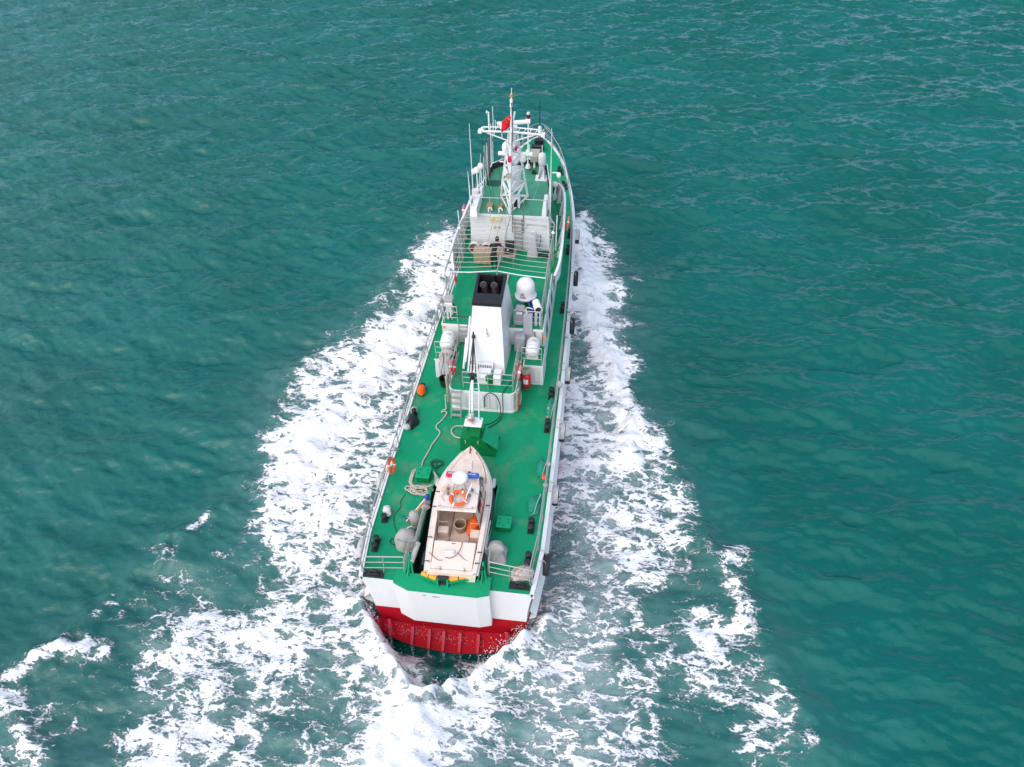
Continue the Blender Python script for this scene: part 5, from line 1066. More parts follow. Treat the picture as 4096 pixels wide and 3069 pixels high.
for pts in ([(-.62, 2.12, zr2 + .08), (-.62, 2.0, zr2 + .13), (.58, 2.0, zr2 + .13), (.58, 2.12, zr2 + .08)], [(-.5, 2.3, zr2 + .08), (-.62, 2.45, zr2 + .12), (-.5, 2.8, zr2 + .14), (-.46, 3.1, zr2 + .14)], [(-.72, 2.75, zr2 + .08), (-.3, 2.75, zr2 + .2), (.4, 2.75, zr2 + .2), (.74, 2.72, zr2 + .06)], [(-.1, 1.95, zr2 + .1), (-.1, 2.4, zr2 + .2), (-.08, 2.9, zr2 + .2)], [(.1, 2.0, zr2 + .1), (.12, 2.5, zr2 + .2), (.1, 2.9, zr2 + .25)]):
    m_ = MB(); m_.tube(smooth_pts(pts, 3), .014, 5); B_(m_, 'roof_rail', STEEL)
for x, y, z in ((-.45, 2.85, .10), (-.42, 2.65, .08), (.12, 2.82, .1), (.5, 2.85, .12), (.42, 2.62, .08)): m_ = MB(); m_.lathe([(.05, 0), (.06, .06), (.03, .16), (0, .17)], (x, y, zr2 + z - .02), n=8); B_(m_, 'roof_lamp', DSTEEL)
# cockpit
fz = 3.30 - BZ
m_ = MB(); m_.grid([[(-.86, 1.25, fz), (-.86, 3.3, fz)], [(.86, 1.25, fz), (.86, 3.3, fz)]]); B_(m_, 'cockpit_floor', BOATF)
for sx in (-1, 1): m_ = MB(); m_.grid([[(sx * .86, y, fz - .02) for y in (1.2, 2.0, 2.6, 3.3)], [(sx * (bh(y) - .165), y, zg(y) + .01) for y in (1.2, 2.0, 2.6, 3.3)]]); B_(m_, 'cockpit_side', BOATF)
m_ = MB(); m_.box((-.62, 1.95, fz + .17), (.42, .30, .34)); s1_ = B_(m_, 'seat_box', BOATW, bevel=.02); m_ = MB(); m_.box((.66, 1.80, fz + .20), (.36, .36, .40)); B_(m_, 'seat_box', BOATW, bevel=.02)
for x in (-.62, .66): m_ = MB(); m_.tube([(x - .2, 2.05, fz + .36), (x - .2, 2.12, fz + .6), (x + .2, 2.12, fz + .6), (x + .2, 2.05, fz + .36)], .016, 5); B_(m_, 'seat_rail', STEEL)
m_ = MB(); m_.box((-.66, 1.42, fz + .12), (.36, .2, .24)); B_(m_, 'white_tray', WPLAS, bevel=.02)
for x in (-.36, .42): m_ = MB(); m_.box((x, 2.2, fz + .012), (.025, 1.9, .02)); B_(m_, 'floor_seam', BROWN)
m_ = MB(); m_.box((0, 2.05, fz + .5), (.03, .03, 1.0)); m_.v = [];  m_.f = []; m_.m = []; m_.prism([(-.84, 3.25), (.84, 3.25), (.84, 3.3), (-.84, 3.3)], fz, zr2 - .2); B_(m_, 'bulkhead', BOATF)
m_ = MB(); m_.hexa([(-.80, .10, zg(0) - .15), (.80, .10, zg(0) - .15), (.84, 1.24, zg(1) - .15), (-.84, 1.24, zg(1) - .15)], [(-.78, .12, zg(0) + .07), (.78, .12, zg(0) + .07), (.80, 1.22, zg(1) + .12), (-.80, 1.22, zg(1) + .12)]); eng = B_(m_, 'engine_cover', BOATW, bevel=.025)
m_ = MB(); m_.box((-.05, 1.12, zg(1) + .125), (.14, .03, .012)); B_(m_, 'cover_slot', BROWN, eng)
for x in (-.42, .5): m_ = MB(); m_.box((x, .10, zg(0) + .05), (.04, .12, .09)); B_(m_, 'cover_clip', STEEL, eng)
m_ = MB(); m_.box((0, .03, zg(0) - .02), (1.7, .14, .1)); B_(m_, 'stern_board', BOATW, bevel=.02)
for sx, y in ((-1, .35), (-1, 1.35), (1, .4), (1, .85), (-1, 2.7), (1, 2.9), (-1, 3.4)): m_ = MB(); m_.tube([(sx * (bh(y) - .1), y, zg(y) + .03), (sx * (bh(y) - .1), y, zg(y) + .1), (sx * (bh(y) + .06), y + .02, zg(y) + .05)], .02, 5); B_(m_, 'cleat', BLACK)
for sx, y0, y1 in ((-1, .3, .95), (1, .25, 1.05), (-1, 3.8, 4.25), (1, 3.9, 4.4)):
    m_ = MB(); m_.lathe([(.0, 0), (.08, .05), (.09, .15), (.09, (y1 - y0) - .15), (.08, y1 - y0 - .05), (0, y1 - y0)], (sx * (bh(y0) + .15 - (.05 if y0 > 3 else 0)), y0, zg(y0) - .18), 'Y', 12); B_(m_, 'hull_fender', RUBBER if y0 < 3 else FLOATG, smooth=True)
m_ = MB(); m_.tube([(bh(y) + .10, y, zg(y) - .25) for y in (1.2, 2.0, 2.8, 3.4, 3.9)], .09, 8, rad=[.03, .09, .11, .09, .03]); B_(m_, 'side_fender', RUBBER)
m_ = MB(); m_.tube(smooth_pts([(.28, 1.2, zg(1) + .15), (.25, .9, zg(1) + .14), (.12, .62, zg(1) + .13), (-.1, .52, zg(0) + .14), (-.3, .55, zg(0) + .13)], 4), .014, 5); B_(m_, 'engine_cable', BROWN)
m_ = MB(); m_.tube(smooth_pts([(.15, .75, zg(1) + .14), (.4, .55, zg(0) + .13), (.82, .38, zg(0) + .08)], 4), .012, 5); B_(m_, 'engine_cable', BROWN)
m_ = MB(); m_.tube(smooth_pts([(-.93, .7, zg(1) + .1), (-.75, .55, zg(0) + .14), (-.55, .42, zg(0) + .12), (-.38, .42, zg(0) + .12)], 4), .014, 5); B_(m_, 'engine_cable', BROWN)
def bpt(x, y, z):
    c_, s_ = math.cos(R(1.9)), math.sin(R(1.9)); return Vector((.25 + x * c_ - y * s_, .14 + x * s_ + y * c_, z))
# things lying in the boat
def ring(name, c, axis, label, group=None, m=None, Rr=.30, r=.075, rot=None, bands=True):
    t_ = empty(name, c, label, 'lifebuoy', group)
    if rot is not None: t_.rotation_euler = rot
    m_ = MB(); m_.torus((0, 0, 0), Rr, r, axis, 32, 10); m_.build('ring', m or ORANGE, t_, local=True, smooth=True)
    for k in range(4):
        a = math.pi / 4 + k * math.pi / 2; mb = MB(); pts = []
        n_ = 6; vs = []
        for j in (-1, 0, 1):
            aa_ = a + j * .10
            for q in range(10):
                b_ = 2 * math.pi * q / 10; qq = Rr + (r + .004) * math.cos(b_); x, y, z = qq * math.cos(aa_), qq * math.sin(aa_), (r + .004) * math.sin(b_)
                vs.append((x, y, z) if axis == 'Z' else (z, x, y) if axis == 'X' else (x, z, y))
        mb._add(vs, [(i * 10 + q, i * 10 + (q + 1) % 10, (i + 1) * 10 + (q + 1) % 10, (i + 1) * 10 + q) for i in range(2) for q in range(10)]); mb.build('band', WPLAS, t_, local=True, smooth=True)
    mb = MB(); mb.torus((0, 0, 0), Rr + r + .015, .009, axis, 24, 5); mb.build('grab_line', DULLW, t_, local=True)
    return t_
ring('lifebuoy', bpt(.03, 2.42, 4.92 + .16), 'Z', 'orange lifebuoy lying flat on the rusty roof of the workboat cabin', rot=(R(4), 0, R(20)))
t_ = empty('bucket', bpt(.02, 2.20, 3.31), 'brown round basin with a pale rim on the workboat cockpit floor', 'basin'); m_ = MB(); m_.lathe([(.0, .02), (.19, .02), (.225, .40), (.235, .40), (.20, 0), (0, 0)], n=24); m_.build('pail', mat('brown_basin', (.30, .21, .13), .6), t_, local=True, smooth=False); m_ = MB(); m_.torus((0, 0, .40), .232, .016, 'Z', 28, 6); m_.build('rim', mat('pale_rim', (.55, .48, .38), .5), t_, local=True)
def blob(name, m, c, s_, seed=1, n=(10, 18), amp=.18, flat=0.0, label=None, cat=None, group=None, parent=None, power=1.0, freq=3.0, rot=0.0, kind='mesh'):
    """lumpy cloth-covered form standing on its base"""
    rng = np.random.default_rng(seed); ph = rng.random((6, 3)) * 6.28; fr_ = rng.normal(size=(6, 3)) * freq
    rows = []
    for i in range(n[0] + 1):
        t = i / n[0]; z = t; rr = (1 - t ** (2.2 * power)) ** .5 if t < 1 else 0.0
        row = []
        for k in range(n[1] + 1):
            a = 2 * math.pi * (k % n[1]) / n[1]; d = Vector((math.cos(a) * rr, math.sin(a) * rr, z))
            w_ = 1 + amp * sum(math.sin(fr_[q, 0] * d.x + fr_[q, 1] * d.y + fr_[q, 2] * d.z + ph[q, 0]) for q in range(6)) / 3
            p = Vector((d.x * s_[0] * w_, d.y * s_[1] * w_, d.z * s_[2] * (1 + .3 * amp * (w_ - 1))))
            if rot: p = Matrix.Rotation(rot, 3, 'Z') @ p
            row.append(p)
        rows.append(row)
    m_ = MB(); m_.grid(rows); o = m_.build(name, m, parent, local=True, smooth=True, loc=c)
    if label: tag(o, label, cat, group)
    return o
blob('orange_bundle', ORCLOTH, bpt(.62, 2.36, 3.32), (.30, .38, .42), 4, amp=.35, label='bright orange life jackets heaped in the workboat cockpit corner', cat='life jackets')
blob('plastic_bag', WPLAS, bpt(-.12, .72, zg(.7) + BZ + .09), (.22, .12, .10), 9, amp=.35, label='crumpled white plastic bag on the workboat engine cover', cat='plastic bag')
# ------------------------------------------------------------------ loose gear on and around the ship
# tyre fenders along the sides; the painted ones have a worn white upper half
def tyre(x, y, z, white, label):
    t_ = empty('tyre_fender', (x, y, z), label, 'tyre', 'tyre fenders along the hull'); m_ = MB()
    prof = [(.20, -.09), (.34, -.125), (.41, -.12), (.435, -.07), (.44, 0), (.435, .07), (.41, .12), (.34, .125), (.20, .09), (.20, -.09)]
    m_.lathe(prof, axis='X', n=30); m_.f = [f for f in m_.f if len(f) == 4]; m_.m = m_.m[:len(m_.f)]; m_.build('casing', RUBBER, t_, local=True, smooth=False)
    if white:
        for k in range(4):
            h = -.118 + .06 * k; rows = []
            for a in np.linspace(R(25), R(185 if x > 0 else 185), 18):
                rr = .452 if 0 < k < 3 else .437
                rows.append([(h, rr * math.cos(a - .2), rr * math.sin(a - .2) ), (h + .052, rr * math.cos(a - .2), rr * math.sin(a - .2))])
            m_ = MB(); m_.grid(rows); o = m_.build('painted_tread', TYREW, t_, local=True); so = o.modifiers.new('solid', 'SOLIDIFY'); so.thickness = .012
    for dy in (-.22, .22): m_ = MB(); m_.tube([(0, dy * .8, .34), (-.08 * (1 if x > 0 else -1), dy, .62), (-.28 * (1 if x > 0 else -1), dy * 1.1, 3.09 - z + .02 if y < 16 else zdeck(y) + .09 - z)], .018, 5); m_.build('lashing', ROPE, t_, local=True)
    return t_
for y, wt_, lb in ((1.62, 0, 'plain black tyre hanging on the starboard side nearest the stern'), (5.0, 1, 'white-painted tyre on the starboard side abreast of the workboat bow'), (8.6, 1, 'white-painted tyre on the starboard side abreast of the low house'), (12.4, 1, 'white-painted tyre on the starboard side beside the white life raft drum'), (16.2, 0, 'black tyre on the starboard side abreast of the satellite dome'), (20.3, 0, 'black tyre on the starboard side in the foaming bow wave'), (24.3, 1, 'white-painted tyre on the starboard side furthest towards the bow')):
    tyre(hb(y) + .17, y, 2.52 if y < 16 else 2.52 + (zdeck(y) - 3), wt_, lb)
for y, wt_, lb in ((1.45, 1, 'worn striped tyre on the port side nearest the stern'), (4.8, 1, 'half white tyre on the port side behind the orange lifebuoy'), (8.6, 1, 'white tyre on the port side beside the black bags'), (12.7, 1, 'white tyre on the port side abreast of the port life raft drum'), (20.6, 1, 'white tyre on the port side under the bridge wing')):
    tyre(-hb(y) - .20, y, 2.60 + (zdeck(y) - 3), wt_, lb)
# foam floats tied to the rails
def fl(x, y, z, label, r=.10, l=.55, m=None, tilt=0.0):
    o = MB(); o.lathe([(0, 0), (r * .8, .05 * l / .5), (r, .2 * l), (r * .95, .8 * l), (r * .7, .95 * l), (0, l)], n=12); k = o.build('foam_float', m or FLOATG, None, smooth=True, loc=(x, y, z)); k.rotation_euler = (R(38 + tilt), 0, 0); tag(k, label, 'float', 'grey floats tied to the rails')
fl(3.36, 6.1, 3.25, 'grey float on the starboard rail just forward of the orange one'); fl(3.34, 5.0, 3.2, 'grey float on the starboard rail just aft of the orange one', l=.7); fl(3.40, 10.9, 3.3, 'rounded grey float on the starboard rail abreast of the red canister', .16, .5); fl(3.45, 14.4, 3.25, 'long grey float on the starboard rail near the boat-deck front rail', .09, .75); fl(3.42, 16.3, 3.4, 'grey float on the starboard rail below the satellite dome')
fl(-3.38, 6.3, 3.1, 'grey float on the port rail forward of the orange lifebuoy', .09, .8); fl(-3.36, 8.15, 3.1, 'grey float on the port rail beside the black bags', .12, .7); fl(-3.26, 7.75, 3.0, 'round pale float on deck under the port rail', .16, .4); fl(-3.44, 15.3, 3.15, 'grey float on the port rail, second towards the bow', .13, .8); fl(-3.42, 16.6, 3.3, 'grey float on the port rail nearest the boat-deck covered monitor', .13, .7)
k = MB(); k.lathe([(0, 0), (.08, .02), (.08, .46), (0, .48)], n=10); o = k.build('orange_float', ORANGE, None, smooth=True, loc=(3.24, 5.35, 3.40)); o.rotation_euler = (R(55), 0, 0); tag(o, 'slim orange float on the starboard rail', 'float')
# lifebuoys on the rails
ring('lifebuoy', (-3.30, 5.05, 3.55), 'X', 'orange lifebuoy hanging on the port after rail', rot=(0, R(-14), 0)); ring('lifebuoy', (2.93, 21.1, B + .45), 'X', 'red-orange lifebuoy outside the starboard bridge wing', rot=(0, R(8), 0))
ring('lifebuoy', (1.60, 10.1, 4.72), 'X', 'faded pink lifebuoy on the low house starboard rail', m=PINK, rot=(0, R(10), 0)); ring('lifebuoy', (-1.52, 10.15, 4.72), 'X', 'red lifebuoy under the port life raft drum', m=REDP, rot=(0, R(-10), 0)); ring('lifebuoy', (-2.86, 21.4, B + .7), 'X', 'pale pink lifebuoy outside the port bridge wing', m=PINK, rot=(0, R(-8), 0))
# life rafts
def raft(x, y, label):
    t_ = empty('liferaft_canister', (x, y, A), label, 'life raft'); z = .55
    m_ = MB(); m_.lathe([(0, -.50), (.16, -.48), (.27, -.42), (.315, -.32), (.315, -.05), (.315, .32), (.27, .42), (.16, .48), (0, .50)], (0, 0, z), 'Y', 28); m_.build('shell', WPLAS, t_, local=True, smooth=True)
    for yy in (-.20, .02, .24): m_ = MB(); m_.lathe([(.315, -.018), (.328, -.018), (.328, .018), (.315, .018)], (0, yy, z), 'Y', 28); m_.build('band', DULLW, t_, local=True)
    for yy in (-.25, .25): m_ = MB(); m_.box((0, yy, .13), (.56, .08, .26)); m_.build('cradle', WHITE, t_, local=True)
    for k in range(4): 
        a = R(52 + 14 * k) if x < 0 else R(60 + 12 * k); m_ = MB(); m_.box((.318 * math.cos(a), .13, z + .318 * math.sin(a)), (.05, .055, .008), rot=Matrix.Rotation(math.pi / 2 - a, 3, 'Y')); m_.build('printed_mark', DSTEEL, t_, local=True)
    return t_
raft(-2.08, 11.85, 'white life raft drum on the port side block'); raft(2.03, 11.80, 'white life raft drum on the starboard side block')
# canvas covers
o = blob('canvas_cover', CANVAS, (-1.86, 1.62, 3.0), (.46, .42, .98), 21, (14, 28), .13, label='large grey canvas cover over the port after winch', cat='canvas cover', freq=5); 
m_ = MB(); m_.tube([(-2.30 + .9 * u, 1.62 - .36 * math.sin(u * 3.14) - .05, 3.05) for u in np.linspace(0, 1, 12)], .015, 5); m_.build('tie_rope', ROPEG, o)
m_ = MB(); m_.tube(smooth_pts([(-2.22, 1.5, 3.55), (-2.0, 1.28, 3.75), (-1.7, 1.25, 3.72), (-1.46, 1.5, 3.5)], 4), .012, 5); m_.build('tie_rope', DSTEEL, o)
o = MB(); o.lathe([(.16, 0), (.17, .25), (.15, .32), (.19, .40), (.21, .7), (.19, .92), (.11, 1.02), (0, 1.05)], n=20); o = o.build('canvas_cover', CANVAS, None, smooth=True, loc=(-1.68, 2.45, 3.0)); tag(o, 'narrow grey hood over the post ahead of the large port cover', 'canvas cover')
m_ = MB(); m_.torus((-1.68, 2.45, 3.34), .17, .02, 'Z', 20, 6); m_.build('tie_rope', DSTEEL, o)
o = blob('canvas_cover', CANVAS, (1.74, 1.55, 3.0), (.42, .38, .80), 33, (14, 28), .26, label='crumpled grey canvas over the starboard after winch', cat='canvas cover', freq=5)
blob('stone_weight', mat('pale_stone', (.48, .43, .38), .9, var=.2), (1.34, 1.42, 3.0), (.17, .15, .34), 35, amp=.2, label='pale block standing beside the crumpled starboard cover', cat='weight', power=2)
def cov(name, b_, t, m, label, bevel=.05):
    m_ = MB(); m_.hexa(b_, t); o = m_.build(name, m, None, bevel=bevel, seg=3); tag(o, label, 'canvas cover'); return o
cov('canvas_cover', [(1.02, 12.72, B), (1.66, 12.72, B), (1.66, 13.3, B), (1.02, 13.3, B)], [(1.06, 12.78, B + .86), (1.55, 12.78, B + .86), (1.5, 13.2, B + .94), (1.1, 13.2, B + .94)], GCANV, 'bluish grey cover of the locker between funnel and searchlight', .07)
cov('canvas_cover', [(1.50, 12.36, 5.05), (1.94, 12.36, 5.05), (1.94, 12.47, 5.05), (1.50, 12.47, 5.05)], [(1.50, 12.53, 6.12), (1.94, 12.53, 6.12), (1.94, 12.72, 6.14), (1.50, 12.72, 6.14)], GCANV, 'grey cloth hung over the starboard boat-deck front rail', .03)
cov('canvas_cover', [(1.10, 11.92, A), (1.60, 11.92, A), (1.58, 12.42, A), (1.10, 12.42, A)], [(1.12, 12.02, A + .86), (1.64, 12.02, A + .86), (1.6, 12.42, A + .90), (1.14, 12.42, A + .90)], GCANV, 'grey bag-like cover standing between the funnel and starboard life raft', .08)
cov('canvas_cover', [(.98, 18.25, B), (1.58, 18.25, B), (1.52, 18.85, B), (1.0, 18.85, B)], [(1.06, 18.45, B + 1.22), (1.46, 18.45, B + 1.22), (1.44, 18.8, B + 1.25), (1.08, 18.8, B + 1.25)], mat('pale_cloth', (.46, .43, .44), .85, var=.08, bump=.4, bscale=14), 'pale cloth cover leaning on the wheelhouse wall', .09)
o = blob('draped_cloth', CANVAS, (-1.98, 11.15, A - .02), (.34, .26, .66), 41, (12, 22), .25, label='grey cloth bundle hanging below the port life raft drum', cat='cloth', power=1.6)
for dx in (-.12, .08): m_ = MB(); m_.tube(smooth_pts([(-2.02 + dx, 10.95, A + .55), (-2.0 + dx, 10.9, A + .1), (-2.05 + dx * 2, 10.85, 3.6), (-1.98 + dx, 10.8, 3.3)], 4), .016, 5); m_.build('tie_rope', CABLE, o)
# ropes
def rope(pts, r, m, label, cat='rope', name='rope', k=6, group=None):
    m_ = MB(); m_.tube(smooth_pts(pts, k), r, 7); o = m_.build(name, m, None, smooth=True); tag(o, label, cat, group); return o
rope([(-2.13, 5.35, 3.05), (-2.14, 5.6, 3.05), (-2.14, 5.86, 3.05), (-2.01, 6.42, 3.05), (-1.94, 6.82, 3.05), (-1.75, 7.37, 3.05), (-1.76, 7.6, 3.05), (-1.96, 7.8, 3.05), (-1.97, 8.0, 3.05), (-1.83, 8.24, 3.05), (-1.69, 8.6, 3.05), (-1.68, 8.82, 3.05), (-1.82, 8.86, 3.05), (-1.92, 8.78, 3.05), (-1.86, 8.95, 3.06), (-1.74, 8.98, 3.08), (-1.74, 9.06, 3.4), (-1.72, 9.12, 3.9)], .032, ROPE, 'long beige rope snaking aft along the green deck from the low house')
pts = []; rng = np.random.default_rng(5)
for i in range(64):
    a = i * 2 * math.pi / 13; q = i / 64; rr = .46 - .22 * q + .07 * math.sin(i * 1.7); pts.append((-1.93 + rr * math.cos(a) * 1.0 + .05 * math.sin(i * .9), 4.23 + rr * .55 * math.sin(a) + .04 * math.cos(i * .8), 3.04 + .10 * q + .02 * math.sin(i * 2.3)))
pts = [(-2.12, 4.2, 3.04), (-2.5, 4.22, 3.04), (-2.58, 4.36, 3.04), (-2.3, 4.42, 3.04)] + pts
rope(pts, .033, ROPE, 'tangled coil of beige rope on deck aft of the port green box', 'rope coil', 'rope_coil', 3)
for k, (dx, ww) in enumerate(((0, 0), (.05, .06), (.1, .12))):
    rope([(-2.28 - dx, 5.15 - .05 * k, 3.35), (-2.38 - dx, 4.9, 3.1), (-2.36 - dx, 4.6, 3.04), (-2.1, 4.42 - ww, 3.05 + .04 * k), (-1.75, 4.44 - ww, 3.06 + .04 * k), (-1.45 + dx, 4.65, 3.08), (-1.42 + dx, 4.95, 3.1), (-1.52, 5.2, 3.2)], .03, ROPE, ('inner', 'middle', 'outer')[k] + ' loop of beige rope passed round the port green box', group='rope loops round the port box')
pts = [(-1.55 + (.2 + .09 * math.sin(i * 1.3)) * math.cos(i * .55) + .1 * math.sin(i * .21), 5.75 + (.2 + .08 * math.cos(i * .9)) * math.sin(i * .55), 3.02 + .0015 * i) for i in range(46)]
rope(pts + [(-1.5, 5.3, 3.02), (-1.1, 5.1, 3.05)], .011, CABLE, 'thin black cable coiled on deck beside the workboat bow', 'cable', 'cable_coil', 3)
rope([(-2.5, 4.0, 3.02), (-2.62, 3.6, 3.02), (-2.55, 3.3, 3.02), (-2.7, 2.95, 3.02), (-2.62, 2.5, 3.02), (-2.4, 2.1, 3.02)], .011, CABLE, 'thin dark line lying on deck between rope coil and port cover', 'cable', 'cable')
rope([(-2.35, 1.75, 3.02), (-2.52, 1.78, 3.02), (-2.56, 1.62, 3.02), (-2.4, 1.52, 3.02), (-2.28, 1.58, 3.02)], .02, CABLE, 'small dark rope loop beside the large port cover', 'rope', 'rope_loop')
rope([(-.58, 7.42, 3.25), (-.75, 8.0, 3.05), (-1.05, 8.02, 3.04), (-1.22, 7.85, 3.04), (-1.2, 7.6, 3.04), (-.95, 7.35, 3.05), (-.62, 7.2, 3.2)], .04, ROPEG, 'pale ribbed hose curving from the winch house over the deck', 'hose', 'hose')
rope([(1.25, 9.9, A + .04), (1.05, 9.4, A + .05), (.96, 9.10, A + .03), (.95, 9.06, 3.8), (.95, 8.95, 3.2), (.85, 8.6, 3.03), (.62, 8.3, 3.03), (.34, 8.05, 3.03)], .022, CABLE, 'black hose coming down the low house corner to the deck', 'hose', 'hose')
rope([(.10, 9.05, 3.35), (.10, 9.04, 3.7), (.16, 9.05, 4.1), (.42, 9.06, 4.30), (.72, 9.05, 4.0), (.84, 8.98, 3.4), (.80, 8.75, 3.05), (.5, 8.4, 3.03), (.16, 8.22, 3.03)], .022, CABLE, 'black hose arching in front of the louvre doors', 'hose', 'hose')
def hank(c, n, l, m, label, spread=.12, dirv=(0, .5), name='rope_hank'):
    t_ = empty(name, c, label, 'rope', 'rope hanks hung on the rails'); rng = np.random.default_rng(int(abs(c[0] * 100)) + n)
    for i in range(n):
        x0, y0 = rng.uniform(-spread, spread), rng.uniform(0, 1); L0 = l * rng.uniform(.75, 1.05)
        p = [(x0 * .5, y0 * dirv[1] * .6, 0), (x0, y0 * dirv[1] + .03, -L0 * .5), (x0 * 1.2, y0 * dirv[1], -L0), (x0 * 1.3 + .04, y0 * dirv[1] + .06, -L0 * .97), (x0 + .05, y0 * dirv[1] + .08, -L0 * .5), (x0 * .6 + .03, y0 * dirv[1] * .6, 0.01)]
        m_ = MB(); m_.tube(smooth_pts(p, 4), .022, 5); m_.build('strand', m if i % 3 else ROPEG, t_, local=True, smooth=True)
    return t_
hank((1.46, 10.0, A + 1.0), 9, .92, ROPE, 'rope hank on the low house starboard rail beside the pink lifebuoy', .10, (0, .7)); hank((1.60, 9.15, A + .1), 8, 1.2, ROPE, 'rope hank hanging down the low house starboard corner', .07, (0, .45)); hank((-1.68, 9.3, A + .55), 9, 1.65, ROPE, 'rope hank hanging down the low house port corner', .08, (0, .55))
pts = [(-1.62 + .06 * math.sin(i * .6), 10.65 + .28 * math.cos(i * .45), 4.55 + .34 * math.sin(i * .45)) for i in range(40)]
rope(pts, .024, CABLE, 'black hose coil hung inside the port side block rail', 'hose', 'hose_coil', 2)
# deck boxes
def dbox(x, y, sx, sy, h, label):
    t_ = empty('deck_box', (x, y, 3.0), label, 'box', 'green deck boxes'); m_ = MB(); m_.box((0, 0, h / 2), (sx, sy, h)); m_.build('body', GREEN, t_, local=True, bevel=.02)
    m_ = MB(); m_.box((0, 0, h + .03), (sx + .07, sy + .07, .06)); m_.build('lid', GREEN2, t_, local=True, bevel=.03)
    for u, v in ((-.3, .2), (.3, .2), (0, -.42), (-.32, -.2), (.34, -.1)): m_ = MB(); m_.box((u * sx, v * sy, h + .075), (.07, .03, .03)); m_.build('latch', GREEN, t_, local=True)
    return t_
dbox(-1.90, 4.98, .56, .56, .33, 'green deck box with beige rope round it, port side'); dbox(1.86, 2.86, .54, .50, .33, 'green deck box on the clear starboard after deck')
# green nets, sack, bucket, canister
for x, y, s_, sd_, lb in ((2.93, 4.0, (.24, .48, .30), 51, 'green net bundle on the starboard side ahead of the twin bollards'), (3.06, 5.95, (.20, .5, .28), 52, 'green net bundle under the slim orange float'), (3.10, 9.55, (.2, .62, .30), 53, 'green net bundle with pale floats abreast of the low house')):
    o = blob('net_bundle', NETG, (x, y, 3.0), s_, sd_, (12, 24), .3, label=lb, cat='net', group='green net bundles along the starboard rail', freq=6)
    m_ = MB(); m_.tube(smooth_pts([(x + .05, y - s_[1], 3.1), (x + .15, y - .1, 3.42), (x + .28, y + .1, 3.75)], 4), .014, 5); m_.build('tie_rope', ROPE, o)
for x, y, z in ((3.02, 9.35, 3.27), (3.02, 8.95, 3.1)): blob('net_float', CARD, (x, y, z), (.07, .1, .1), 7, (6, 10), .1, label='pale float at the ' + ('forward' if y > 9.2 else 'after') + ' end of the green net beside the low house', cat='float', group='pale floats in the net')
o = blob('netted_sack', NETW, (2.84, .78, 3.0), (.46, .27, .50), 61, (12, 24), .14, label='pinkish sack held in a rope net at the starboard stern corner', cat='sack', rot=R(28))
for k in range(7):
    for sg in (-1, 1):
        pts = []
        for u in np.linspace(-1, 1, 11):
            xx = u * .44; off_ = (-.3 + .12 * k + sg * u * .22); q = max(0, 1 - (u ** 2) * .98); 
            yy = max(-.27, min(.27, off_)); zz_ = .51 * math.sqrt(max(0.02, q * (1 - (yy / .285) ** 2)))
            p = Matrix.Rotation(R(28), 3, 'Z') @ Vector((xx, yy * math.sqrt(q + .02), zz_ + .02)); pts.append((2.84 + p.x, .78 + p.y, 3.0 + p.z))
        m_ = MB(); m_.tube(pts, .010, 4); m_.build('net_cord', BROWN if (k + sg) % 2 else ROPE, o)
t_ = empty('bucket', (-2.14, 10.62, 3.0), 'black bucket on deck below the port side block', 'bucket'); m_ = MB(); m_.lathe([(0, .03), (.17, .03), (.23, .48), (.245, .48), (.185, 0), (0, 0)], n=20); m_.build('pail', BLACK, t_, local=True); m_ = MB(); m_.tube(smooth_pts([(-.23, 0, .46), (-.15, -.12, .30), (.15, -.12, .30), (.23, 0, .46)], 4), .012, 5); m_.build('handle', DSTEEL, t_, local=True)
t_ = empty('red_canister', (1.84, 10.80, 3.0), 'red canister with a white label in front of the starboard louvres', 'canister'); m_ = MB(); m_.lathe([(0, .10), (.12, .12), (.19, .22), (.20, .5), (.20, .86), (.15, .96), (.1, 1.0), (0, 1.0)], n=20); m_.build('body', REDP, t_, local=True, smooth=True); m_ = MB(); rows = [[(.204 * math.sin(a), -.204 * math.cos(a), z) for a in np.linspace(-.75, .45, 8)] for z in (.48, .78)]; m_.grid(rows); m_.build('label_plate', WPLAS, t_, local=True); m_ = MB(); m_.torus((0, 0, .09), .15, .03, 'Z', 18, 6); m_.build('foot_ring', BROWN, t_, local=True)
pts = [(1.82 + .19 * math.cos(i * .75) * (1 - .2 * math.sin(i * 2.1)), 10.86 + .17 * math.sin(i * .75), 4.02 + .012 * i * .5 + .04 * math.sin(i * 1.9)) for i in range(44)]
rope(pts, .022, ROPEG, 'greenish rope coil on top of the red canister', 'rope coil', 'rope_coil', 3)
m_ = MB(); m_.hexa([(1.56, 9.2, 3.02), (1.60, 9.2, 3.02), (1.72, 9.75, 3.02), (1.66, 9.75, 3.02)], [(1.55, 9.3, 4.0), (1.58, 9.3, 4.0), (1.64, 9.78, 4.05), (1.60, 9.78, 4.05)]); o = m_.build('red_board', REDP, None); tag(o, 'narrow red board leaning on the low house starboard wall', 'board')
blob('orange_cloth', ORCLOTH, (-3.12, 9.95, 3.1), (.20, .24, .42), 71, (10, 18), .2, label='orange cover pulled over a port bollard post', cat='cover', power=1.8); blob('white_cloth', mat('white_rag', (.66, .64, .6), .85, bump=.5), (-3.02, 2.98, 3.12), (.18, .18, .30), 72, (10, 18), .25, label='white rag tied round a port bollard post', cat='rag', power=2)
blob('black_bag', BLACK, (-3.12, 8.0, 3.0), (.26, .42, .42), 73, (10, 18), .3, label='black bag on the port side deck beside the bollard', cat='bag'); blob('white_bag', NETW, (-3.24, 8.75, 3.0), (.14, .22, .3), 74, (10, 18), .3, label='pale bag on the port side deck ahead of the black bag', cat='bag')
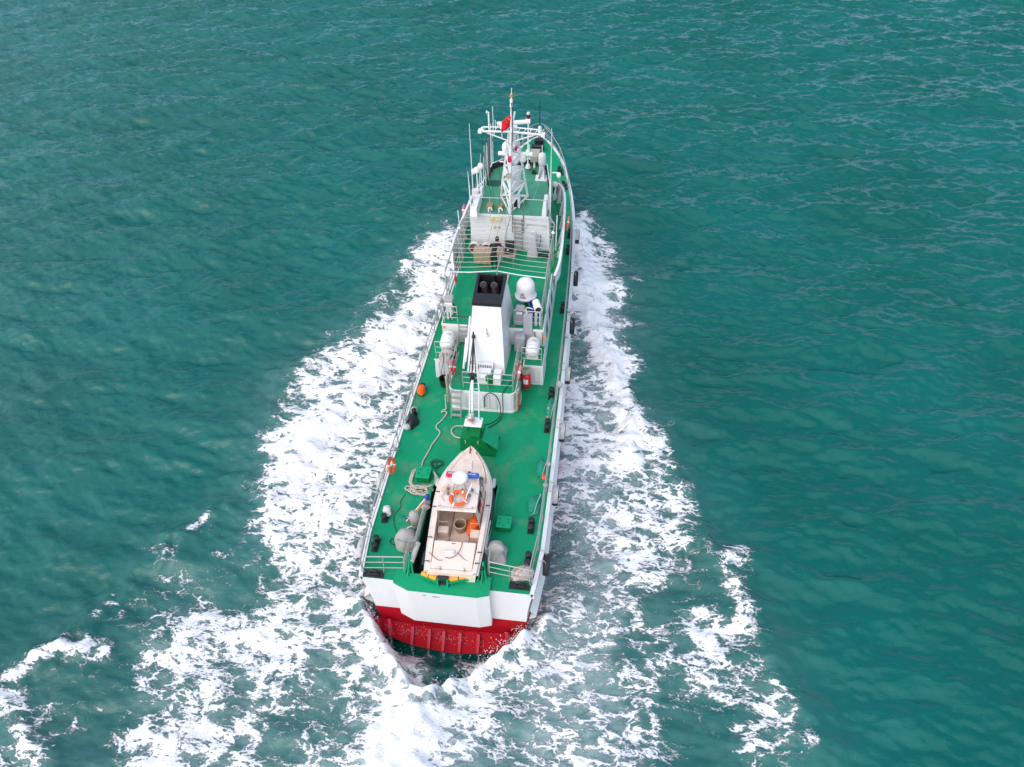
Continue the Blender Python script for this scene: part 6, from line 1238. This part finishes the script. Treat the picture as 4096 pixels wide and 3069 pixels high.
# rods and flags bundle by the slip
t_ = empty('pole_bundle', (-1.7, 3.0, 3.3), 'bundle of orange, white and blue poles with rolled flags beside the slip', 'poles')
for k, (m2, a, b_) in enumerate(((ORANGE, (.28, .45, .30), (-.30, -.30, -.15)), (YELLOW, (.30, .48, .28), (-.22, -.28, -.10)), (WPLAS, (.27, .50, .34), (-.42, -.38, -.2)), (REDP, (.25, .5, .30), (-.36, -.40, -.22)), (STEEL, (-.05, -.35, .05), (-.58, -.15, -.26)), (BLUE, (-.2, -.4, -.1), (-.66, -.10, -.25)), (WPLAS, (.20, -.45, -.05), (-.4, -.72, -.26)), (STEEL, (.33, .2, .3), (.18, -1.6, .1)), (STEEL, (.38, .2, .32), (.22, -1.5, -.1)))): m_ = MB(); m_.tube([a, b_], .022, 6); m_.build('pole', m2, t_, local=True)
o = blob('rolled_flag', BLUE, (.30, .52, .28), (.10, .14, .2), 81, (8, 12), .3, parent=t_); o = blob('rolled_flag', mat('lilac_rag', (.42, .36, .38), .85), (.34, .05, .22), (.16, .12, .16), 82, (8, 12), .35, parent=t_); o = blob('rolled_flag', DSTEEL, (.40, .30, .20), (.1, .16, .14), 83, (8, 12), .35, parent=t_)
# boat deck: tables, case, barrel, cowl vents, coil
t_ = empty('work_table', (-1.28, 17.8, B), 'cardboard-topped tan table beside the rusty ventilators', 'table'); m_ = MB(); m_.box((0, 0, .68), (.94, .66, .05)); m_.build('top', CARD, t_, local=True); m_ = MB(); m_.box((0, -.02, .33), (.88, .58, .62)); m_.build('cabinet', CARDS, t_, local=True); m_ = MB(); m_.box((0, -.05, .01), (.86, .56, .02)); m_.build('plinth', BLACK, t_, local=True)
t_ = empty('work_table', (.02, 17.72, B), 'folding brown table with the black case on it', 'table'); m_ = MB(); m_.box((0, 0, .68), (.92, .76, .04)); m_.build('top', CARD, t_, local=True)
for u, v in ((-.4, -.3), (.36, -.3), (-.4, .3), (.36, .3)): m_ = MB(); m_.cyl((u, v, 0), (u, v, .66), .02, .02, 6); m_.build('leg', STEEL, t_, local=True)
t_ = empty('suitcase', (.14, 17.78, B + .70), 'open black case on the brown table', 'case'); m_ = MB(); m_.box((0, -.12, .10), (.46, .34, .20)); m_.build('tray', BLACK, t_, local=True, bevel=.04); m_ = MB(); m_.box((0.02, .10, .36), (.48, .12, .46), rot=Matrix.Rotation(R(-14), 3, 'X')); m_.build('lid', BLACK, t_, local=True, bevel=.05); m_ = MB(); m_.box((-.05, -.18, .21), (.10, .06, .03)); m_.build('white_tag', WPLAS, t_, local=True)
for k, x in enumerate((-1.84, -1.16)):
    cv = empty('cowl_vent', (x, 18.55, B), parent=ship); m_ = MB(); m_.lathe([(.24, 0), (.24, .36), (.2, .46), (0, .48)], (x, 18.6, B), n=18); m_.build('trunk', RUSTW, cv, smooth=False); m_ = MB(); m_.lathe([(.13, .0), (.20, -.08), (.27, -.16), (.29, -.16), (.27, .1), (.2, .18), (0, .2)], (x, 18.42, B + .45), 'Y', 18); m_.f = m_.f[:-0 or None]; m_.build('cowl', RUSTW, cv); m_ = MB(); m_.cyl((x, 18.27, B + .45), (x, 18.285, B + .45), .24, .2, 18); m_.build('mouth', BROWN, cv)
pts = [(1.92 + (.27 + .03 * math.sin(i)) * math.cos(i * .6), 18.5 + (.22 + .02 * math.cos(i * 1.3)) * math.sin(i * .6), B + .03 + .004 * i) for i in range(44)]
rope(pts, .03, CABLE, 'black hose coil on the boat deck by the wheelhouse corner', 'hose', 'hose_coil', 2)
rope([(1.62, 18.86, B + 1.1), (1.68, 18.8, B + .9), (1.62, 18.75, B + .5), (1.5, 18.7, B + .3)], .018, CABLE, 'short black cable against the wheelhouse wall', 'cable', 'cable')
t_ = empty('barrel', (1.92, 13.5, B), 'blue plastic barrel with open top behind the searchlight', 'barrel'); m_ = MB(); m_.lathe([(0, .03), (.22, .03), (.24, .80), (.265, .80), (.265, .76), (.25, .7), (.23, 0), (0, 0)], n=24); m_.build('drum', BLUE, t_, local=True); m_ = MB(); m_.torus((0, 0, .8), .255, .018, 'Z', 24, 6); m_.build('rim', BLUEL, t_, local=True)
blob('red_hat', REDP, (-.42, 18.05, B + .98), (.12, .1, .1), 91, (6, 12), .3, label='red cap on the pale bundle beside the table', cat='cap'); blob('pale_bundle', NETW, (-.42, 18.05, B), (.17, .2, 1.0), 92, (12, 16), .15, label='tall pale bundle standing between the two tables', cat='bundle', power=2.5)
m_ = MB(); m_.box((0, 0, 0), (.10, .16, .28)); o = m_.build('fire_hydrant_flag', REDP, None, loc=(-2.26, 15.4, B + .5)); tag(o, 'small red tag on the port boat-deck rail', 'tag')
# ------------------------------------------------------------------ the man at the tables
per = empty('person', (-.57, 17.12, B), 'man in black uniform leaning over the folding table, seen from behind', 'person')
J = {'pel': (0, 0, .93, .135, .10), 'sp1': (.02, .06, 1.10, .125, .095), 'chest': (.05, .20, 1.32, .155, .11), 'neck': (.10, .30, 1.46, .06, .06),
     'hipL': (-.09, 0, .88, .09, .09), 'kneL': (-.10, .03, .48, .065, .065), 'ankL': (-.11, -.02, .10, .045, .045), 'toeL': (-.12, .13, .045, .045, .03),
     'hipR': (.09, 0, .88, .09, .09), 'kneR': (.10, .03, .48, .065, .065), 'ankR': (.11, -.02, .10, .045, .045), 'toeR': (.12, .13, .045, .045, .03),
     'shL': (-.15, .24, 1.38, .065, .065), 'elL': (-.24, .34, 1.12, .048, .048), 'wrL': (-.12, .54, .98, .034, .034), 'shR': (.24, .26, 1.38, .065, .065), 'elR': (.34, .40, 1.14, .048, .048), 'wrR': (.36, .62, 1.0, .034, .034)}
E_ = [('pel', 'sp1'), ('sp1', 'chest'), ('chest', 'neck'), ('pel', 'hipL'), ('hipL', 'kneL'), ('kneL', 'ankL'), ('ankL', 'toeL'), ('pel', 'hipR'), ('hipR', 'kneR'), ('kneR', 'ankR'), ('ankR', 'toeR'), ('chest', 'shL'), ('shL', 'elL'), ('elL', 'wrL'), ('chest', 'shR'), ('shR', 'elR'), ('elR', 'wrR')]
def skinned(name, J, E_, root, m, parent, sub=2):
    ks = list(J); me_ = bpy.data.meshes.new(name); me_.from_pydata([J[k][:3] for k in ks], [(ks.index(a), ks.index(b_)) for a, b_ in E_], [])
    o = bpy.data.objects.new(name, me_); col.objects.link(o); o.parent = parent
    sk = o.modifiers.new('skin', 'SKIN'); sk.use_smooth_shade = True
    for i, k in enumerate(ks): v = me_.skin_vertices[0].data[i]; v.radius = (J[k][3], J[k][4]); v.use_root = (k == root)
    sb_ = o.modifiers.new('sub', 'SUBSURF'); sb_.levels = sb_.render_levels = sub
    me_.materials.append(m); WL[o.name] = WL[parent.name]; return o
skinned('body', J, E_, 'pel', NAVY, per)
m_ = MB(); m_.lathe([(0, -.13), (.06, -.12), (.085, -.05), (.095, .03), (.088, .09), (.05, .13), (0, .14)], (.15, .40, 1.60), n=18, sy=1.15); hd_ = m_.build('head', SKIN, per, local=True, smooth=True)
m_ = MB(); m_.lathe([(.100, .0), (.104, .05), (.092, .11), (.055, .145), (0, .155)], (.145, .385, 1.60), n=18, sy=1.18); m_.lathe([(.098, -.06), (.10, .01)], (.145, .365, 1.60), n=18, sy=1.02); m_.build('hair', HAIR, hd_, local=True, smooth=True)
m_ = MB(); m_.lathe([(.012, 0), (.02, .02), (.012, .05), (.004, .06)], (.16, .515, 1.57), n=8); m_.build('nose', SKIN, hd_, local=True, smooth=True)
for x in (.055, .245): m_ = MB(); m_.lathe([(0, -.03), (.015, 0), (0, .03)], (x, .40, 1.60), n=8); m_.build('ear', SKIN, hd_, local=True, smooth=True)
for x in (.12, .19): m_ = MB(); m_.lathe([(0, -.012), (.012, 0), (0, .012)], (x, .50, 1.615), n=8); m_.build('eye', HAIR, hd_, local=True)
m_ = MB(); m_.box((.155, .502, 1.53), (.05, .012, .012)); m_.build('mouth', PINK, hd_, local=True)
for sx, (hx, hy, hz) in ((-1, (-.10, .57, .965)), (1, (.365, .65, .985))):
    hj = {'w': (hx, hy - .03, hz + .01, .026, .022), 'p': (hx, hy + .04, hz - .015, .036, .018)}; he = [('w', 'p')]
    for q, (dx, l_) in enumerate(((-.032, .07), (-.011, .085), (.011, .08), (.03, .062))): hj[f'f{q}'] = (hx + dx * 1.1, hy + .075, hz - .02, .009, .009); hj[f't{q}'] = (hx + dx * 1.25, hy + .05 + l_, hz - .055, .008, .008); he += [('p', f'f{q}'), (f'f{q}', f't{q}')]
    hj['th'] = (hx - sx * .05, hy + .03, hz - .03, .010, .010); hj['tt'] = (hx - sx * .06, hy + .075, hz - .05, .008, .008); he += [('w', 'th'), ('th', 'tt')]
    skinned('hand', hj, he, 'w', SKIN, per, 1)
# ------------------------------------------------------------------ spray thrown up by the hull
rng = np.random.default_rng(77); SP = []
def sheet(a, b_, n, spread, h0, h1, big=.03):
    a, b_ = np.array(a, float), np.array(b_, float)
    for _ in range(2 * n):
        t = rng.random(); p = a + (b_ - a) * t + rng.normal(size=3) * np.array([spread, spread, .02]); p[2] += h0 + (h1 - h0) * rng.random() ** 2.2
        SP.append((*p, .62 * big * rng.uniform(.2, 1.0) ** 1.8))
sheet((-3.5, .1, .0), (-2.9, -1.6, -.4), 900, .12, .0, .9, .04); sheet((3.3, .6, .0), (2.4, -.9, -.4), 900, .14, .0, .8, .04); sheet((2.9, -.3, -.3), (-.3, -3.4, -.2), 700, .22, .1, .9, .045); sheet((-3.1, -1.0, -.3), (-.5, -3.4, -.2), 700, .22, .1, .9, .045)
sheet((-.4, -3.6, 0), (-.6, -6.5, .1), 700, .5, .3, 1.3, .05); sheet((4.1, 22, .3), (5.2, 17, .5), 700, .35, .1, 1.0, .045); sheet((-4.6, 20, .3), (-6.4, 15, .3), 500, .4, .1, .9, .045); sheet((-6.0, 18.5, .4), (-8.4, 10.5, .4), 600, .35, .1, .6, .035); sheet((5.2, 17, .5), (7.0, 11.5, .5), 600, .35, .1, .6, .04); sheet((4.2, 8, .2), (4.3, 2, .2), 500, .5, .1, .5, .035)
sheet((-2.9, -.35, -.4), (2.2, -.35, -.9), 350, .12, .0, .5, .022)
for x in (-2.55, -1.65, -.95, -.33, .4, 1.15, 2.0): sheet((x, wedge(x)[0] - .02, wedge(x)[1]), (x + .05, wedge(x)[0] - .25, wedge(x)[1] - .9), 60, .03, -.1, .1, .03)
S_ = np.array(SP, np.float32); nS = len(S_); octv = np.array([(1, 0, 0), (-1, 0, 0), (0, 1, 0), (0, -1, 0), (0, 0, 1), (0, 0, -1)], np.float32); octf = np.array([(0, 2, 4), (2, 1, 4), (1, 3, 4), (3, 0, 4), (2, 0, 5), (1, 2, 5), (3, 1, 5), (0, 3, 5)], np.int32)
vv = (S_[:, None, :3] + octv[None] * S_[:, 3][:, None, None]).reshape(-1, 3); ff = (octf[None] + (np.arange(nS) * 6)[:, None, None]).reshape(-1, 3)
ms_ = bpy.data.meshes.new('sea_spray'); ms_.vertices.add(len(vv)); ms_.vertices.foreach_set('co', vv.ravel()); ms_.loops.add(ff.size); ms_.loops.foreach_set('vertex_index', ff.ravel()); ms_.polygons.add(len(ff)); ms_.polygons.foreach_set('loop_start', np.arange(0, ff.size, 3, dtype=np.int32)); ms_.update(calc_edges=True)
ms_.materials.append(mat('spray_white', (.82, .84, .86), .9, var=.02)); o = bpy.data.objects.new('sea_spray', ms_); col.objects.link(o); tag(o, kind='stuff')
